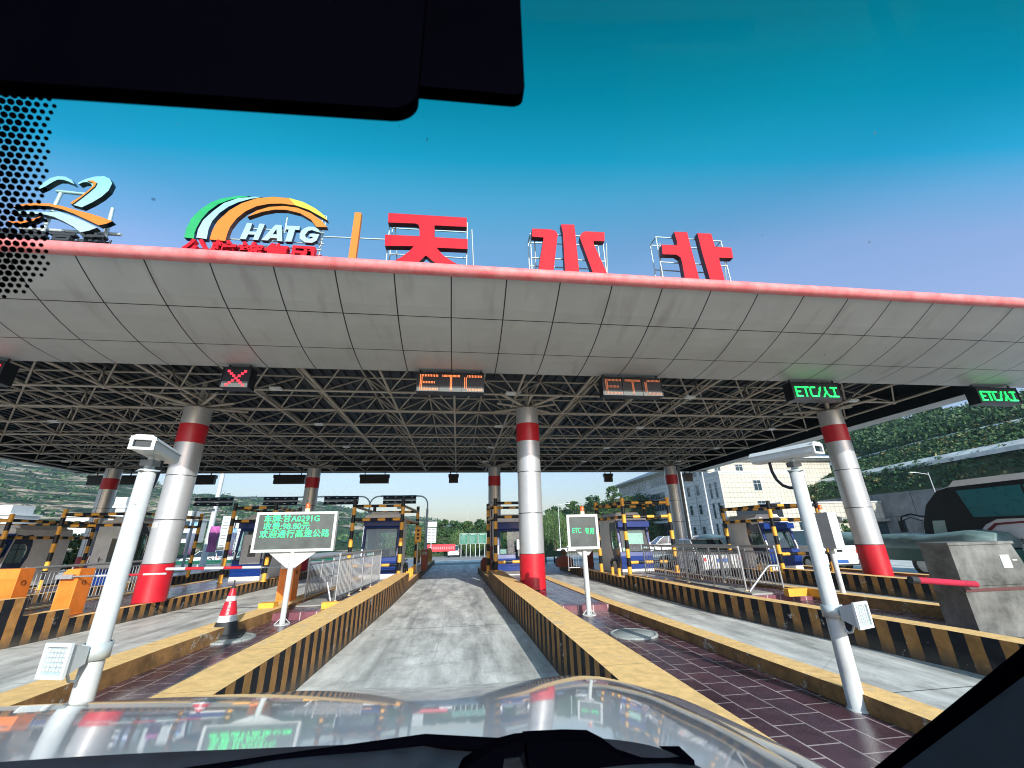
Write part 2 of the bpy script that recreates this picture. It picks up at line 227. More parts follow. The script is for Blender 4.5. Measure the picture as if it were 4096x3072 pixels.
# ------------------------------------------------------------------ mesh helpers
COL = S.collection
rng = random.Random(7); nr = np.random.RandomState(11)
class MB:
    """collects shapes, each with a material, into one mesh"""
    def __init__(s): s.v = []; s.f = []; s.m = []; s.mats = []; s.uv = None; s.sm = []
    def mi(s, m):
        m = M[m] if isinstance(m, str) else m
        if m not in s.mats: s.mats.append(m)
        return s.mats.index(m)
    def add(s, vs, fs, m, smooth=False):
        o = len(s.v); k = s.mi(m); s.v += [tuple(v) for v in vs]
        for f in fs: s.f.append(tuple(i + o for i in f)); s.m.append(k); s.sm.append(smooth)
        return s
    def box(s, a, b, m, top=None, rot=None, bev=0):
        x0, y0, z0 = a; x1, y1, z1 = b
        vs = [(x0, y0, z0), (x1, y0, z0), (x1, y1, z0), (x0, y1, z0), (x0, y0, z1), (x1, y0, z1), (x1, y1, z1), (x0, y1, z1)]
        if bev:
            return s.prism([(x0 + bev, z0), (x1 - bev, z0), (x1, z0 + bev), (x1, z1 - bev), (x1 - bev, z1), (x0 + bev, z1), (x0, z1 - bev), (x0, z0 + bev)], y0, y1, m)
        if rot:
            c = Vector(((x0 + x1) / 2, (y0 + y1) / 2, (z0 + z1) / 2)); Rm = Matrix.Rotation(rot, 3, 'Z'); vs = [tuple(Rm @ (Vector(v) - c) + c) for v in vs]
        s.add(vs, [(0, 3, 2, 1), (0, 1, 5, 4), (1, 2, 6, 5), (2, 3, 7, 6), (3, 0, 4, 7)], m)
        s.add([vs[i] for i in (4, 5, 6, 7)], [(0, 1, 2, 3)], top or m); return s
    def prism(s, poly, y0, y1, m, axis='y', side=None):
        """polygon in (x,z) [axis y], (y,z) [axis x] or (x,y) [axis z] pushed between two depths"""
        n = len(poly)
        ar = sum(poly[i][0] * poly[(i + 1) % n][1] - poly[(i + 1) % n][0] * poly[i][1] for i in range(n))
        if ar < 0: poly = poly[::-1]
        P = {'y': lambda p, d: (p[0], d, p[1]), 'x': lambda p, d: (d, p[0], p[1]), 'z': lambda p, d: (p[0], p[1], d)}[axis]
        vs = [P(p, y0) for p in poly] + [P(p, y1) for p in poly]
        caps = [tuple(range(n)), tuple(range(2 * n - 1, n - 1, -1))]; sd_ = [(i, i + n, (i + 1) % n + n, (i + 1) % n) for i in range(n)]
        s.add(vs, caps, m); s.add(vs, sd_, side or m); return s
    def tube(s, a, b, r, m, n=8, r2=None, caps=True, smooth=True):
        a = Vector(a); b = Vector(b); d = b - a
        if d.length < 1e-6: return s
        q = d.to_track_quat('Z', 'Y'); r2 = r if r2 is None else r2
        vs = [a + q @ Vector((r * math.cos(2 * math.pi * i / n), r * math.sin(2 * math.pi * i / n), 0)) for i in range(n)] + [b + q @ Vector((r2 * math.cos(2 * math.pi * i / n), r2 * math.sin(2 * math.pi * i / n), 0)) for i in range(n)]
        s.add(vs, [(i, (i + 1) % n, (i + 1) % n + n, i + n) for i in range(n)], m, smooth)
        if caps: s.add(vs, [tuple(range(n - 1, -1, -1)), tuple(range(n, 2 * n))], m)
        return s
    def path(s, pts, r, m, n=8):
        for a, b in zip(pts, pts[1:]): s.tube(a, b, r, m, n)
        return s
    def banded(s, a, b, r, seg, m1, m2, n=12, start=0):
        a = Vector(a); b = Vector(b); L = (b - a).length; k = max(1, round(L / seg))
        for i in range(k): s.tube(a.lerp(b, i / k), a.lerp(b, (i + 1) / k), r, (m1, m2)[(i + start) % 2], n, caps=(i in (0, k - 1)))
        return s
    def lathe(s, prof, c, m, n=24, smooth=True):
        cx, cy = c; vs = []
        for r, z in prof: vs += [(cx + r * math.cos(2 * math.pi * i / n), cy + r * math.sin(2 * math.pi * i / n), z) for i in range(n)]
        fs = [(j * n + i, j * n + (i + 1) % n, (j + 1) * n + (i + 1) % n, (j + 1) * n + i) for j in range(len(prof) - 1) for i in range(n)]
        s.add(vs, fs, m, smooth); return s
    def build(s, name, parent=None, label=None, cat=None, group=None, kind=None, origin=None):
        me = bpy.data.meshes.new(name)
        me.from_pydata(s.v, [], s.f)
        for m in s.mats: me.materials.append(m)
        me.polygons.foreach_set('material_index', s.m); me.polygons.foreach_set('use_smooth', s.sm)
        if s.uv is not None:
            l = me.uv_layers.new(name='UVMap'); l.data.foreach_set('uv', np.array(s.uv, dtype=np.float32).ravel())
        me.update()
        o = bpy.data.objects.new(name, me); COL.objects.link(o)
        if parent: o.parent = parent
        tag(o, label, cat, group, kind); return o
def tag(o, label=None, cat=None, group=None, kind=None):
    for k, v in (('label', label), ('category', cat), ('group', group), ('kind', kind)):
        if v: o[k] = v
    return o
def thing(name, label, cat, loc=(0, 0, 0), group=None, rz=0):
    o = bpy.data.objects.new(name, None); COL.objects.link(o); o.location = loc; o.rotation_euler[2] = rz; o.empty_display_size = .2
    return tag(o, label, cat, group)
def copy_tree(o, loc, label=None, group=None, rz=None, scale=None):
    def rec(a, par):
        c = a.copy(); COL.objects.link(c); c.parent = par
        for ch in [x for x in bpy.data.objects if x.parent == a and x is not c]: rec(ch, c)
        return c
    c = rec(o, None); c.location = loc
    if label: c['label'] = label
    if group: c['group'] = group
    if rz is not None: c.rotation_euler[2] = rz
    if scale: c.scale = scale
    return c
_tx = {}
def text(body, size, m, parent, name, loc, rot=(math.pi / 2, 0, 0), ext=.004, off=0., align='CENTER', sx=1., shear=0., space=1.):
    cu = bpy.data.curves.new('t', 'FONT'); cu.body = body; cu.size = size; cu.extrude = ext; cu.offset = off; cu.align_x = align; cu.align_y = 'CENTER'; cu.shear = shear; cu.space_character = space; cu.resolution_u = 3
    o = bpy.data.objects.new('t', cu); COL.objects.link(o); dg = bpy.context.evaluated_depsgraph_get(); dg.update()
    me = bpy.data.meshes.new_from_object(o.evaluated_get(dg)); bpy.data.objects.remove(o); bpy.data.curves.remove(cu)
    me.name = name; me.materials.clear(); me.materials.append(M[m] if isinstance(m, str) else m)
    o = bpy.data.objects.new(name, me); COL.objects.link(o); o.parent = parent; o.location = loc; o.rotation_euler = rot; o.scale = (sx, 1, 1); return o
def leaves(mb, centers, radii, per, size, m, flat=.8, droop=None):
    """leaf clumps: many small separate faces through the volume of each clump"""
    vs = []; fs = []
    for (c, r) in zip(centers, radii):
        c = np.array(c); rr = np.array(r if hasattr(r, '__len__') else (r, r, r * flat))
        p = nr.normal(size=(per, 3)); p /= np.linalg.norm(p, axis=1)[:, None] + 1e-9; p *= (nr.rand(per, 1) ** .45); p = c + p * rr
        for q in p:
            u = nr.normal(size=3); u /= np.linalg.norm(u); w = nr.normal(size=3); w -= u * w.dot(u); w /= np.linalg.norm(w); sz = size * (.6 + .8 * nr.rand())
            if droop: u = np.array((nr.normal() * .15, nr.normal() * .15, -1)); w = np.array((math.cos(q[0] * 9), math.sin(q[0] * 9), 0)); a, b = u * sz * 2.6, w * sz * .35
            else: a, b = u * sz, w * sz * .6
            k = len(vs); vs += [q - a, q + b, q + a, q - b]; fs.append((k, k + 1, k + 2, k + 3))
    mb.add([tuple(v) for v in vs], fs, m); return mb
def lerp(a, b, t): return a + (b - a) * t
def interp(pts, y):
    if y <= pts[0][0]: return pts[0][1]
    for (a, b), (c, d) in zip(pts, pts[1:]):
        if y <= c: return lerp(b, d, (y - a) / (c - a))
    return pts[-1][1]

# ------------------------------------------------------------------ ground
def gz(y): return interp([(34, 0), (76, -1.25), (110, -1.9), (400, -2)], y)
g = MB(); ys = [-60, -20, 0, 10, 20, 34, 45, 55, 65, 76, 90, 110, 200, 400, 600, 900]; xs = [-900, -400, -200, -60, -20, 0, 20, 60, 200, 400, 900]
vs = [(x, y, gz(y) - .008) for y in ys for x in xs]; n = len(xs)
g.add(vs, [(j * n + i, j * n + i + 1, (j + 1) * n + i + 1, (j + 1) * n + i) for j in range(len(ys) - 1) for i in range(n - 1)], 'asphalt'); g.build('ground', kind='structure')
g = MB(); ys = [-12] + list(range(0, 46, 2))
def road(name, xa, xb, y0, y1, m, dz=0.):
    g = MB(); ys = [y0 + (y1 - y0) * i / 12 for i in range(13)]; vs = []
    for y in ys: vs += [(xa, y, gz(y) + dz), (xb, y, gz(y) + dz)]
    g.add(vs, [(2 * i, 2 * i + 1, 2 * i + 3, 2 * i + 2) for i in range(12)], m); return g.build(name, kind='structure')
road('road', -32, 32, -12, 46, 'concrete')
g = MB()
for x in (-24, -18, -10.8, -6.2, .0, 4.7, 10.6, 16, 20):
    pass
# ------------------------------------------------------------------ toll islands
M['strA'] = stripes('kerb_stripes_fine', .33); M['strB'] = stripes('kerb_stripes_wide', .37)
def kerb(mb, inner, outer, ztop, zbase, side_m, top_m, ys, in_m=None):
    """a long wall between two (y,x) polylines"""
    for a, b in zip(ys, ys[1:]):
        zt0, zt1 = ztop(a), ztop(b); zt0 = zt1 = ztop((a + b) / 2)
        xi0, xi1, xo0, xo1 = interp(inner, a), interp(inner, b), interp(outer, a), interp(outer, b)
        L = [(xi0, a), (xi1, b)]; O = [(xo0, a), (xo1, b)]
        flip = xi0 > xo0
        def q(p, m):
            mb.add(p, [(0, 1, 2, 3) if not flip else (3, 2, 1, 0)], m)
        q([(xi0, a, zbase), (xi0, a, zt0), (xi1, b, zt1), (xi1, b, zbase)], side_m)
        q([(xo0, a, zt0), (xo0, a, zbase), (xo1, b, zbase), (xo1, b, zt1)], in_m or side_m)
        q([(xi0, a, zt0), (xo0, a, zt0), (xo1, b, zt1), (xi1, b, zt1)], top_m)
        q([(xi0, a, zbase), (xo0, a, zbase), (xo0, a, zt0), (xi0, a, zt0)], side_m)
        q([(xi1, b, zt1), (xo1, b, zt1), (xo1, b, zbase), (xi1, b, zbase)], side_m)
def island(label, wallside, wall_in, wall_w, curb_in, curb_w, ywall, yend, hwall, hcurb, pave, step, stripe, ystart=-2., low=.2, paving='tile'):
    """wallside -1: tall striped wall on the left edge, +1: on the right edge"""
    t = thing('toll_island', label, 'traffic island', (0, 0, 0))
    s = -wallside
    wi = wall_in; wo = [(y, x + s * wall_w) for y, x in wall_in]
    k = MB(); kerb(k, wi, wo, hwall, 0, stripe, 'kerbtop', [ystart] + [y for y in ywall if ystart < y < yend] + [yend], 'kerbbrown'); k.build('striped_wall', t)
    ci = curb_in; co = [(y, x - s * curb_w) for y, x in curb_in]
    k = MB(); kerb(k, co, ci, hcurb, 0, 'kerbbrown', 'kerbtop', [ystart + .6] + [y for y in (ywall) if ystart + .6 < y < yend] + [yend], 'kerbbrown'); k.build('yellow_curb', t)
    # paving between
    g = MB()
    for (a, b, z) in pave:
        n = max(1, int((b - a) / 2)); yy = [a + (b - a) * i / n for i in range(n + 1)]
        for c, d in zip(yy, yy[1:]):
            xa, xb = sorted((interp(wo, c), interp(co, c))); xc, xd = sorted((interp(wo, d), interp(co, d)))
            g.add([(xa - .01, c, z), (xb + .01, c, z), (xd + .01, d, z), (xc - .01, d, z)], [(0, 1, 2, 3)], paving if z < .3 or True else 'greyconc')
    g.build('tile_paving', t)
    if step:
        ysn, z0, z1 = step; xa, xb = sorted((interp(wo, ysn), interp(co, ysn))); g = MB(); g.box((xa, ysn, z0 - .02), (xb, ysn + .3, z1 + .004), 'steptile', top='steptile'); g.build('tiled_step', t)
    return t
YW = [2, 4, 5.5, 7, 9, 10.1, 11, 13, 15, 17.2, 20, 24, 28, 33.8]
# island right of the lane (holds the central column)
island('long tiled island right of the empty centre lane, holding the central column', -1, [(5, 1.42), (9, 1.37), (13, 1.28), (24, 1.12)], .50, [(4, 4.0), (5.06, 3.935), (7.2, 3.80), (10.15, 3.60), (15.6, 3.43)], .30,
       YW, 24, lambda y: .57 if y < 17.2 else .28, lambda y: .34, [(-1.4, 9.72, .2), (9.72, 24, .325)], (9.72, .2, .325), 'strA')
island('long tiled island left of the empty centre lane, holding the traffic cone', 1, [(5, -2.0), (7.2, -1.96), (13, -1.80), (33, -1.66)], .50, [(7, -4.50), (9, -4.40), (11, -4.28), (16, -4.1)], .46,
       YW, 33.8, lambda y: .57 if y < 17.2 else .28, lambda y: .40, [(-1.4, 10.4, .2), (10.4, 33.8, .335)], (10.4, .2, .335), 'strA')
island('striped island under the second toll booth right of the central column', -1, [(5.3, 6.60), (8, 6.22), (10, 5.93), (15, 5.80), (24, 5.6)], .32, [(7.6, 9.2), (8.3, 9.0), (9.3, 8.85), (15, 8.3)], .34,
       YW, 24, lambda y: .45 if y < 15.4 else .33, lambda y: .40, [(-1.4, 9.9, .2), (9.9, 24, .335)], (9.9, .2, .335), 'strB')
island('striped island at the right holding the right-hand silver column', -1, [(9.9, 12.0), (11.9, 11.9), (14, 11.75), (24, 11.4)], .40, [(9, 14.6), (24, 14.0)], .34,
       YW, 24, lambda y: .47 if y < 15 else .35, lambda y: .40, [(-1.4, 24, .33)], None, 'strB')
island('tall-fronted striped island at the left holding the left-hand silver column', 1, [(9, -8.55), (10.1, -8.33), (12, -8.05), (14.4, -7.87), (18, -7.7), (28, -7.5)], .22, [(8, -10.9), (20, -10.4)], .3,
       YW, 28, lambda y: .85 if y < 10.1 else (.52 if y < 11.0 else .335), lambda y: .335, [(-1.4, 28, .325)], None, 'strA', ystart=5)
island('farther striped island at the left under the white toll booth', 1, [(8, -13.6), (28, -12.9)], .3, [(8, -16.2), (28, -15.6)], .3, YW, 28, lambda y: .36, lambda y: .36, [(7, 28, .33)], None, 'strB', ystart=8)
island('leftmost toll island in the shade of the canopy edge', 1, [(8, -19.4), (28, -18.6)], .3, [(8, -22), (28, -21.2)], .3, YW, 28, lambda y: .36, lambda y: .36, [(7, 28, .33)], None, 'strB', ystart=9)
# utility covers set in the tiles
def manhole(x, y, r, label):
    g = MB(); g.lathe([(0, .226), (r * .8, .226), (r * .82, .218), (r * .86, .218), (r * .88, .228), (r, .226), (r, .19)], (x, y), mat('cover_concrete', (.30, .33, .32), .8, var=.3, scale=40, bump=.4), 32); g.build('manhole_cover', label=label, cat='manhole cover', group='round utility covers in the tiled paving')
manhole(2.92, 7.45, .39, 'pale round manhole cover alone in the purple tiles right of the lane')
manhole(-3.9, 8.72, .42, 'pale round manhole cover with the traffic cone standing on it')

# ------------------------------------------------------------------ canopy
X0, X1, Y0, Y1, ZB = -22.1, 16.75, 10.2, 27.85, 5.90
can = thing('toll_canopy', 'huge flat toll plaza canopy with grey panelled edge and steel space frame underneath', 'canopy', (0, 0, 0))
prof = [(0, 5.90), (.28, 5.905), (.55, 5.925), (.82, 5.955), (1.08, 6.0), (1.36, 6.06), (1.63, 6.135), (1.90, 6.225), (2.16, 6.33), (2.40, 6.435), (2.62, 6.555), (2.84, 6.68), (3.06, 6.82)]
XA, XB = X0 - 1.55, X1 + 1.55
f = MB(); f.uv = []
nseg = 60
for i in range(len(prof) - 1):
    d0, z0 = prof[i]; d1, z1 = prof[i + 1]; v0, v1 = i / 4, (i + 1) / 4
    for j in range(nseg):
        xa, xb = lerp(XA, XB, j / nseg), lerp(XA, XB, (j + 1) / nseg)
        f.add([(xa, Y0 - d0, z0), (xb, Y0 - d0, z0), (xb, Y0 - d1, z1), (xa, Y0 - d1, z1)], [(3, 2, 1, 0)], 'fascia', True)
        f.uv += [((xa + .25) / 1.148, v1), ((xb + .25) / 1.148, v1), ((xb + .25) / 1.148, v0), ((xa + .25) / 1.148, v0)]
f.build('fascia_panels', can)
# side and rear soffits with upright edge panels
g = MB(); g.uv = []
def sof(P, U):
    g.add(P, [(0, 1, 2, 3)], 'fascia'); g.uv.extend(U)
n = 16
for i in range(n):
    ya, yb = lerp(Y0, Y1 + .9, i / n), lerp(Y0, Y1 + .9, (i + 1) / n)
    for xi, xo, sg in ((X0, XA, 1), (X1, XB, -1)):
        P = [(xi, ya, 5.9), (xo, ya, 6.08), (xo, yb, 6.08), (xi, yb, 5.9)]; Q = [(xo, ya, 6.08), (xo, ya, 6.95), (xo, yb, 6.95), (xo, yb, 6.08)]
        for F_ in (P, Q): sof(F_ if sg > 0 else F_[::-1], [(i + .5, .02), (i + .5, .98), (i + 1.5 - .02, .98), (i + 1.5 - .02, .02)])
n = 34
for i in range(n):
    xa, xb = lerp(XA, XB, i / n), lerp(XA, XB, (i + 1) / n)
    for F_ in ([(xa, Y1, 5.9), (xa, Y1 + .9, 5.99), (xb, Y1 + .9, 5.99), (xb, Y1, 5.9)][::-1], [(xa, Y1 + .9, 5.99), (xa, Y1 + .9, 6.95), (xb, Y1 + .9, 6.95), (xb, Y1 + .9, 5.99)][::-1]): sof(F_, [(i + .5, .02), (i + .5, .98), (i + 1.48, .98), (i + 1.48, .02)])
dk = MB(); dk.box((XA + .03, Y1 + .84, 6.02), (XB - .03, Y1 + .86, 6.969), 'deck'); dk.box((XA + .03, Y0, 6.12), (XA + .05, Y1 + .84, 6.969), 'deck'); dk.box((XB - .05, Y0, 6.12), (XB - .03, Y1 + .84, 6.969), 'deck'); dk.build('dark_inner_sheets', can)  # dark sheets added inside the pale edge panels to deepen the shade there
for xo in (XA, XB):   # closed ends of the front fascia
    k = len(prof); P = [(xo, Y0 - d, z) for d, z in prof] + [(xo, Y0 - 3.06, 6.95), (xo, Y0, 6.95)]; g.add(P, [tuple(range(k + 2))], 'fascia'); g.uv.extend([(.5, .5)] * (k + 2))
g.build('side_soffit', can)
g = MB(); p, q = Vector((XA, Y0 - 3.10, 6.90)), Vector((XB, Y0 - 3.10, 6.90)); n = 16
for i in range(n):
    u, w = p.lerp(q, i / n), p.lerp(q, (i + 1) / n)
    g.tube(u, w, .125, 'pink', 16, caps=False); g.tube(w + (u - w).normalized() * .012, w - (u - w).normalized() * .012, .129, 'pink', 14, caps=False)
g.build('red_edge_pipe', can)
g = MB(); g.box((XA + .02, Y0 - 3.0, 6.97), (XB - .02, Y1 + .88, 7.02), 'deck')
x = X0 + .2
while x < X1 - .1:   # deep ribs of the roof sheeting
    g.box((x, Y0 - .3, 6.90), (x + .09, Y1 + .3, 6.968), 'deck'); x += .36
g.build('roof_deck', can)
sf = MB().box((X0, Y0 - .02, 5.88), (X0 + .04, Y1, 5.93), 'steel').build('space_frame', can)
bx = [-21.65 + 1.95 * i for i in range(20)]; by = [10.12 + 1.97 * i for i in range(10)]; tx = [x + .975 for x in bx[:-1]]; ty = [y + .985 for y in by[:-1]]; zb, zt = 5.97, 6.80
g = MB()
for y in by: g.tube((bx[0], y, zb), (bx[-1], y, zb), .038, 'steel', 6)
for x in bx: g.tube((x, by[0], zb), (x, by[-1], zb), .040, 'steel', 6)
g.build('bottom_chord_grid', sf)
g = MB()
for y in ty: g.tube((tx[0], y, zt), (tx[-1], y, zt), .034, 'steel', 6)
for x in tx: g.tube((x, ty[0], zt), (x, ty[-1], zt), .034, 'steel', 6)
g.build('top_chord_grid', sf)
g = MB()
for x in tx:
    for y in ty:
        for sx_ in (-.975, .975):
            for sy_ in (-.985, .985): g.tube((x + sx_, y + sy_, zb), (x, y, zt), .027, 'steel', 5, caps=False)
        g.tube((x, y, zt), (x, y, 6.96), .03, 'steel', 5)
g.build('web_members', sf, kind='stuff')
g = MB()
for x in bx:
    for y in by: g.lathe([(0, zb - .075), (.05, zb - .06), (.075, zb), (.05, zb + .06), (0, zb + .075)], (x, y), 'steel', 8)
g.build('ball_nodes', sf, kind='stuff')
# lamps tucked into the frame
for x in (-20.2, -14.3, -5.6, 1.1, 6.9, 12.8):
    for y in (12.2, 16.1, 20.1, 24.0):
        if True:
            g = MB(); lx, ly = x + .4, y - .6; g.box((lx - .15, ly - .09, 5.80), (lx + .15, ly + .09, 5.86), 'whitemetal'); g.tube((lx, ly, 5.86), (lx, ly, 6.0), .015, 'black', 6)
            o = g.build('ceiling_lamp', label='small unlit floodlight clipped under the canopy space frame', cat='lamp', group='unlit floodlights under the canopy')
# columns
def column(x, y, r, zbase, label, near=True, pipe=False):
    t = thing('column', label, 'column', (x, y, zbase)); H = 5.80 - zbase
    def seg(z0, z1, m, nm, rr=r):
        g = MB(); g.lathe([(rr, z0 - zbase), (rr, z1 - zbase)], (0, 0), m, 40)
        return g.build(nm, t)
    seg(zbase, 1.27, 'red', 'red_base', r + .008); seg(1.27, 4.64, 'silver', 'shaft'); seg(4.64, 5.22, 'red', 'red_band', r + .006); seg(5.22, 5.75, 'silver', 'shaft_top')
    g = MB(); g.lathe([(r + .006, 1.262 - zbase), (r + .009, 1.275 - zbase), (r + .006, 1.288 - zbase)], (0, 0), 'seam', 40)
    for z in (2.42, 3.66): g.lathe([(r + .001, z - .012 - zbase), (r + .003, z - zbase), (r + .001, z + .012 - zbase)], (0, 0), 'seam', 40)
    g.box((-.008, -r - .005, 1.3 - zbase), (.008, -r + .02, 5.7 - zbase), 'seam') if not near else None
    g.build('cladding_joints', t)
    if x < -8 and near: g = MB(); q_ = [(-.05 - i * .045, -math.sqrt(r * r - (.05 + i * .045) ** 2) - .004) for i in range(6)]; g.add([(a, b, 1.88) for a, b in q_] + [(a, b, 2.03) for a, b in q_], [(i + 1, i, i + 6, i + 7) for i in range(5)], 'white'); g.build('paper_label', t)
    g = MB(); g.lathe([(r, 5.75 - zbase), (r * .6, 5.80 - zbase), (0, 5.80 - zbase)], (0, 0), 'silver', 40); g.tube((0, 0, H), (0, 0, H + .9), .07, 'steel')
    for k in range(4):
        ang = math.pi / 4 + k * math.pi / 2; g.tube((0, 0, H + .02), (1.38 * math.cos(ang), 1.38 * math.sin(ang), 5.97 - zbase), .05, 'steel', 6)
    for k in range(4):
        ang = k * math.pi / 2; g.tube((0, 0, H + .02), (1.0 * math.cos(ang), 1.0 * math.sin(ang), 5.97 - zbase), .04, 'steel', 6)
    g.build('head_struts', t)
    if pipe: g = MB(); g.path([(r + .1, -.2, .2), (r + .1, -.2, H - .1), (r - .05, 0, H + .15)], .09, mat('drain_pipe_grey', (.16, .18, .19), .5)); g.build('drain_pipe', t)
    return t
column(2.22, 13.0, .37, .335, 'nearest silver column in the centre, red base on the tiled island right of the lane')
column(-8.22, 13.5, .37, .33, 'silver column at the left behind the red and white barrier arm')
column(13.3, 12.7, .37, .33, 'silver column at the right beside the pickup truck')
G = 'rear row of silver columns under the canopy'
column(-18.95, 25.4, .37, .33, 'rear column at the far left in front of the terraced hillside', False)
column(-8.41, 25.4, .37, .33, 'rear column behind the large LED fee display', False)
column(2.14, 25.1, .37, .33, 'rear column half hidden behind the central column', False)
column(13.4, 24.9, .37, .33, 'rear column in front of the office building, with drain pipe', False, True)

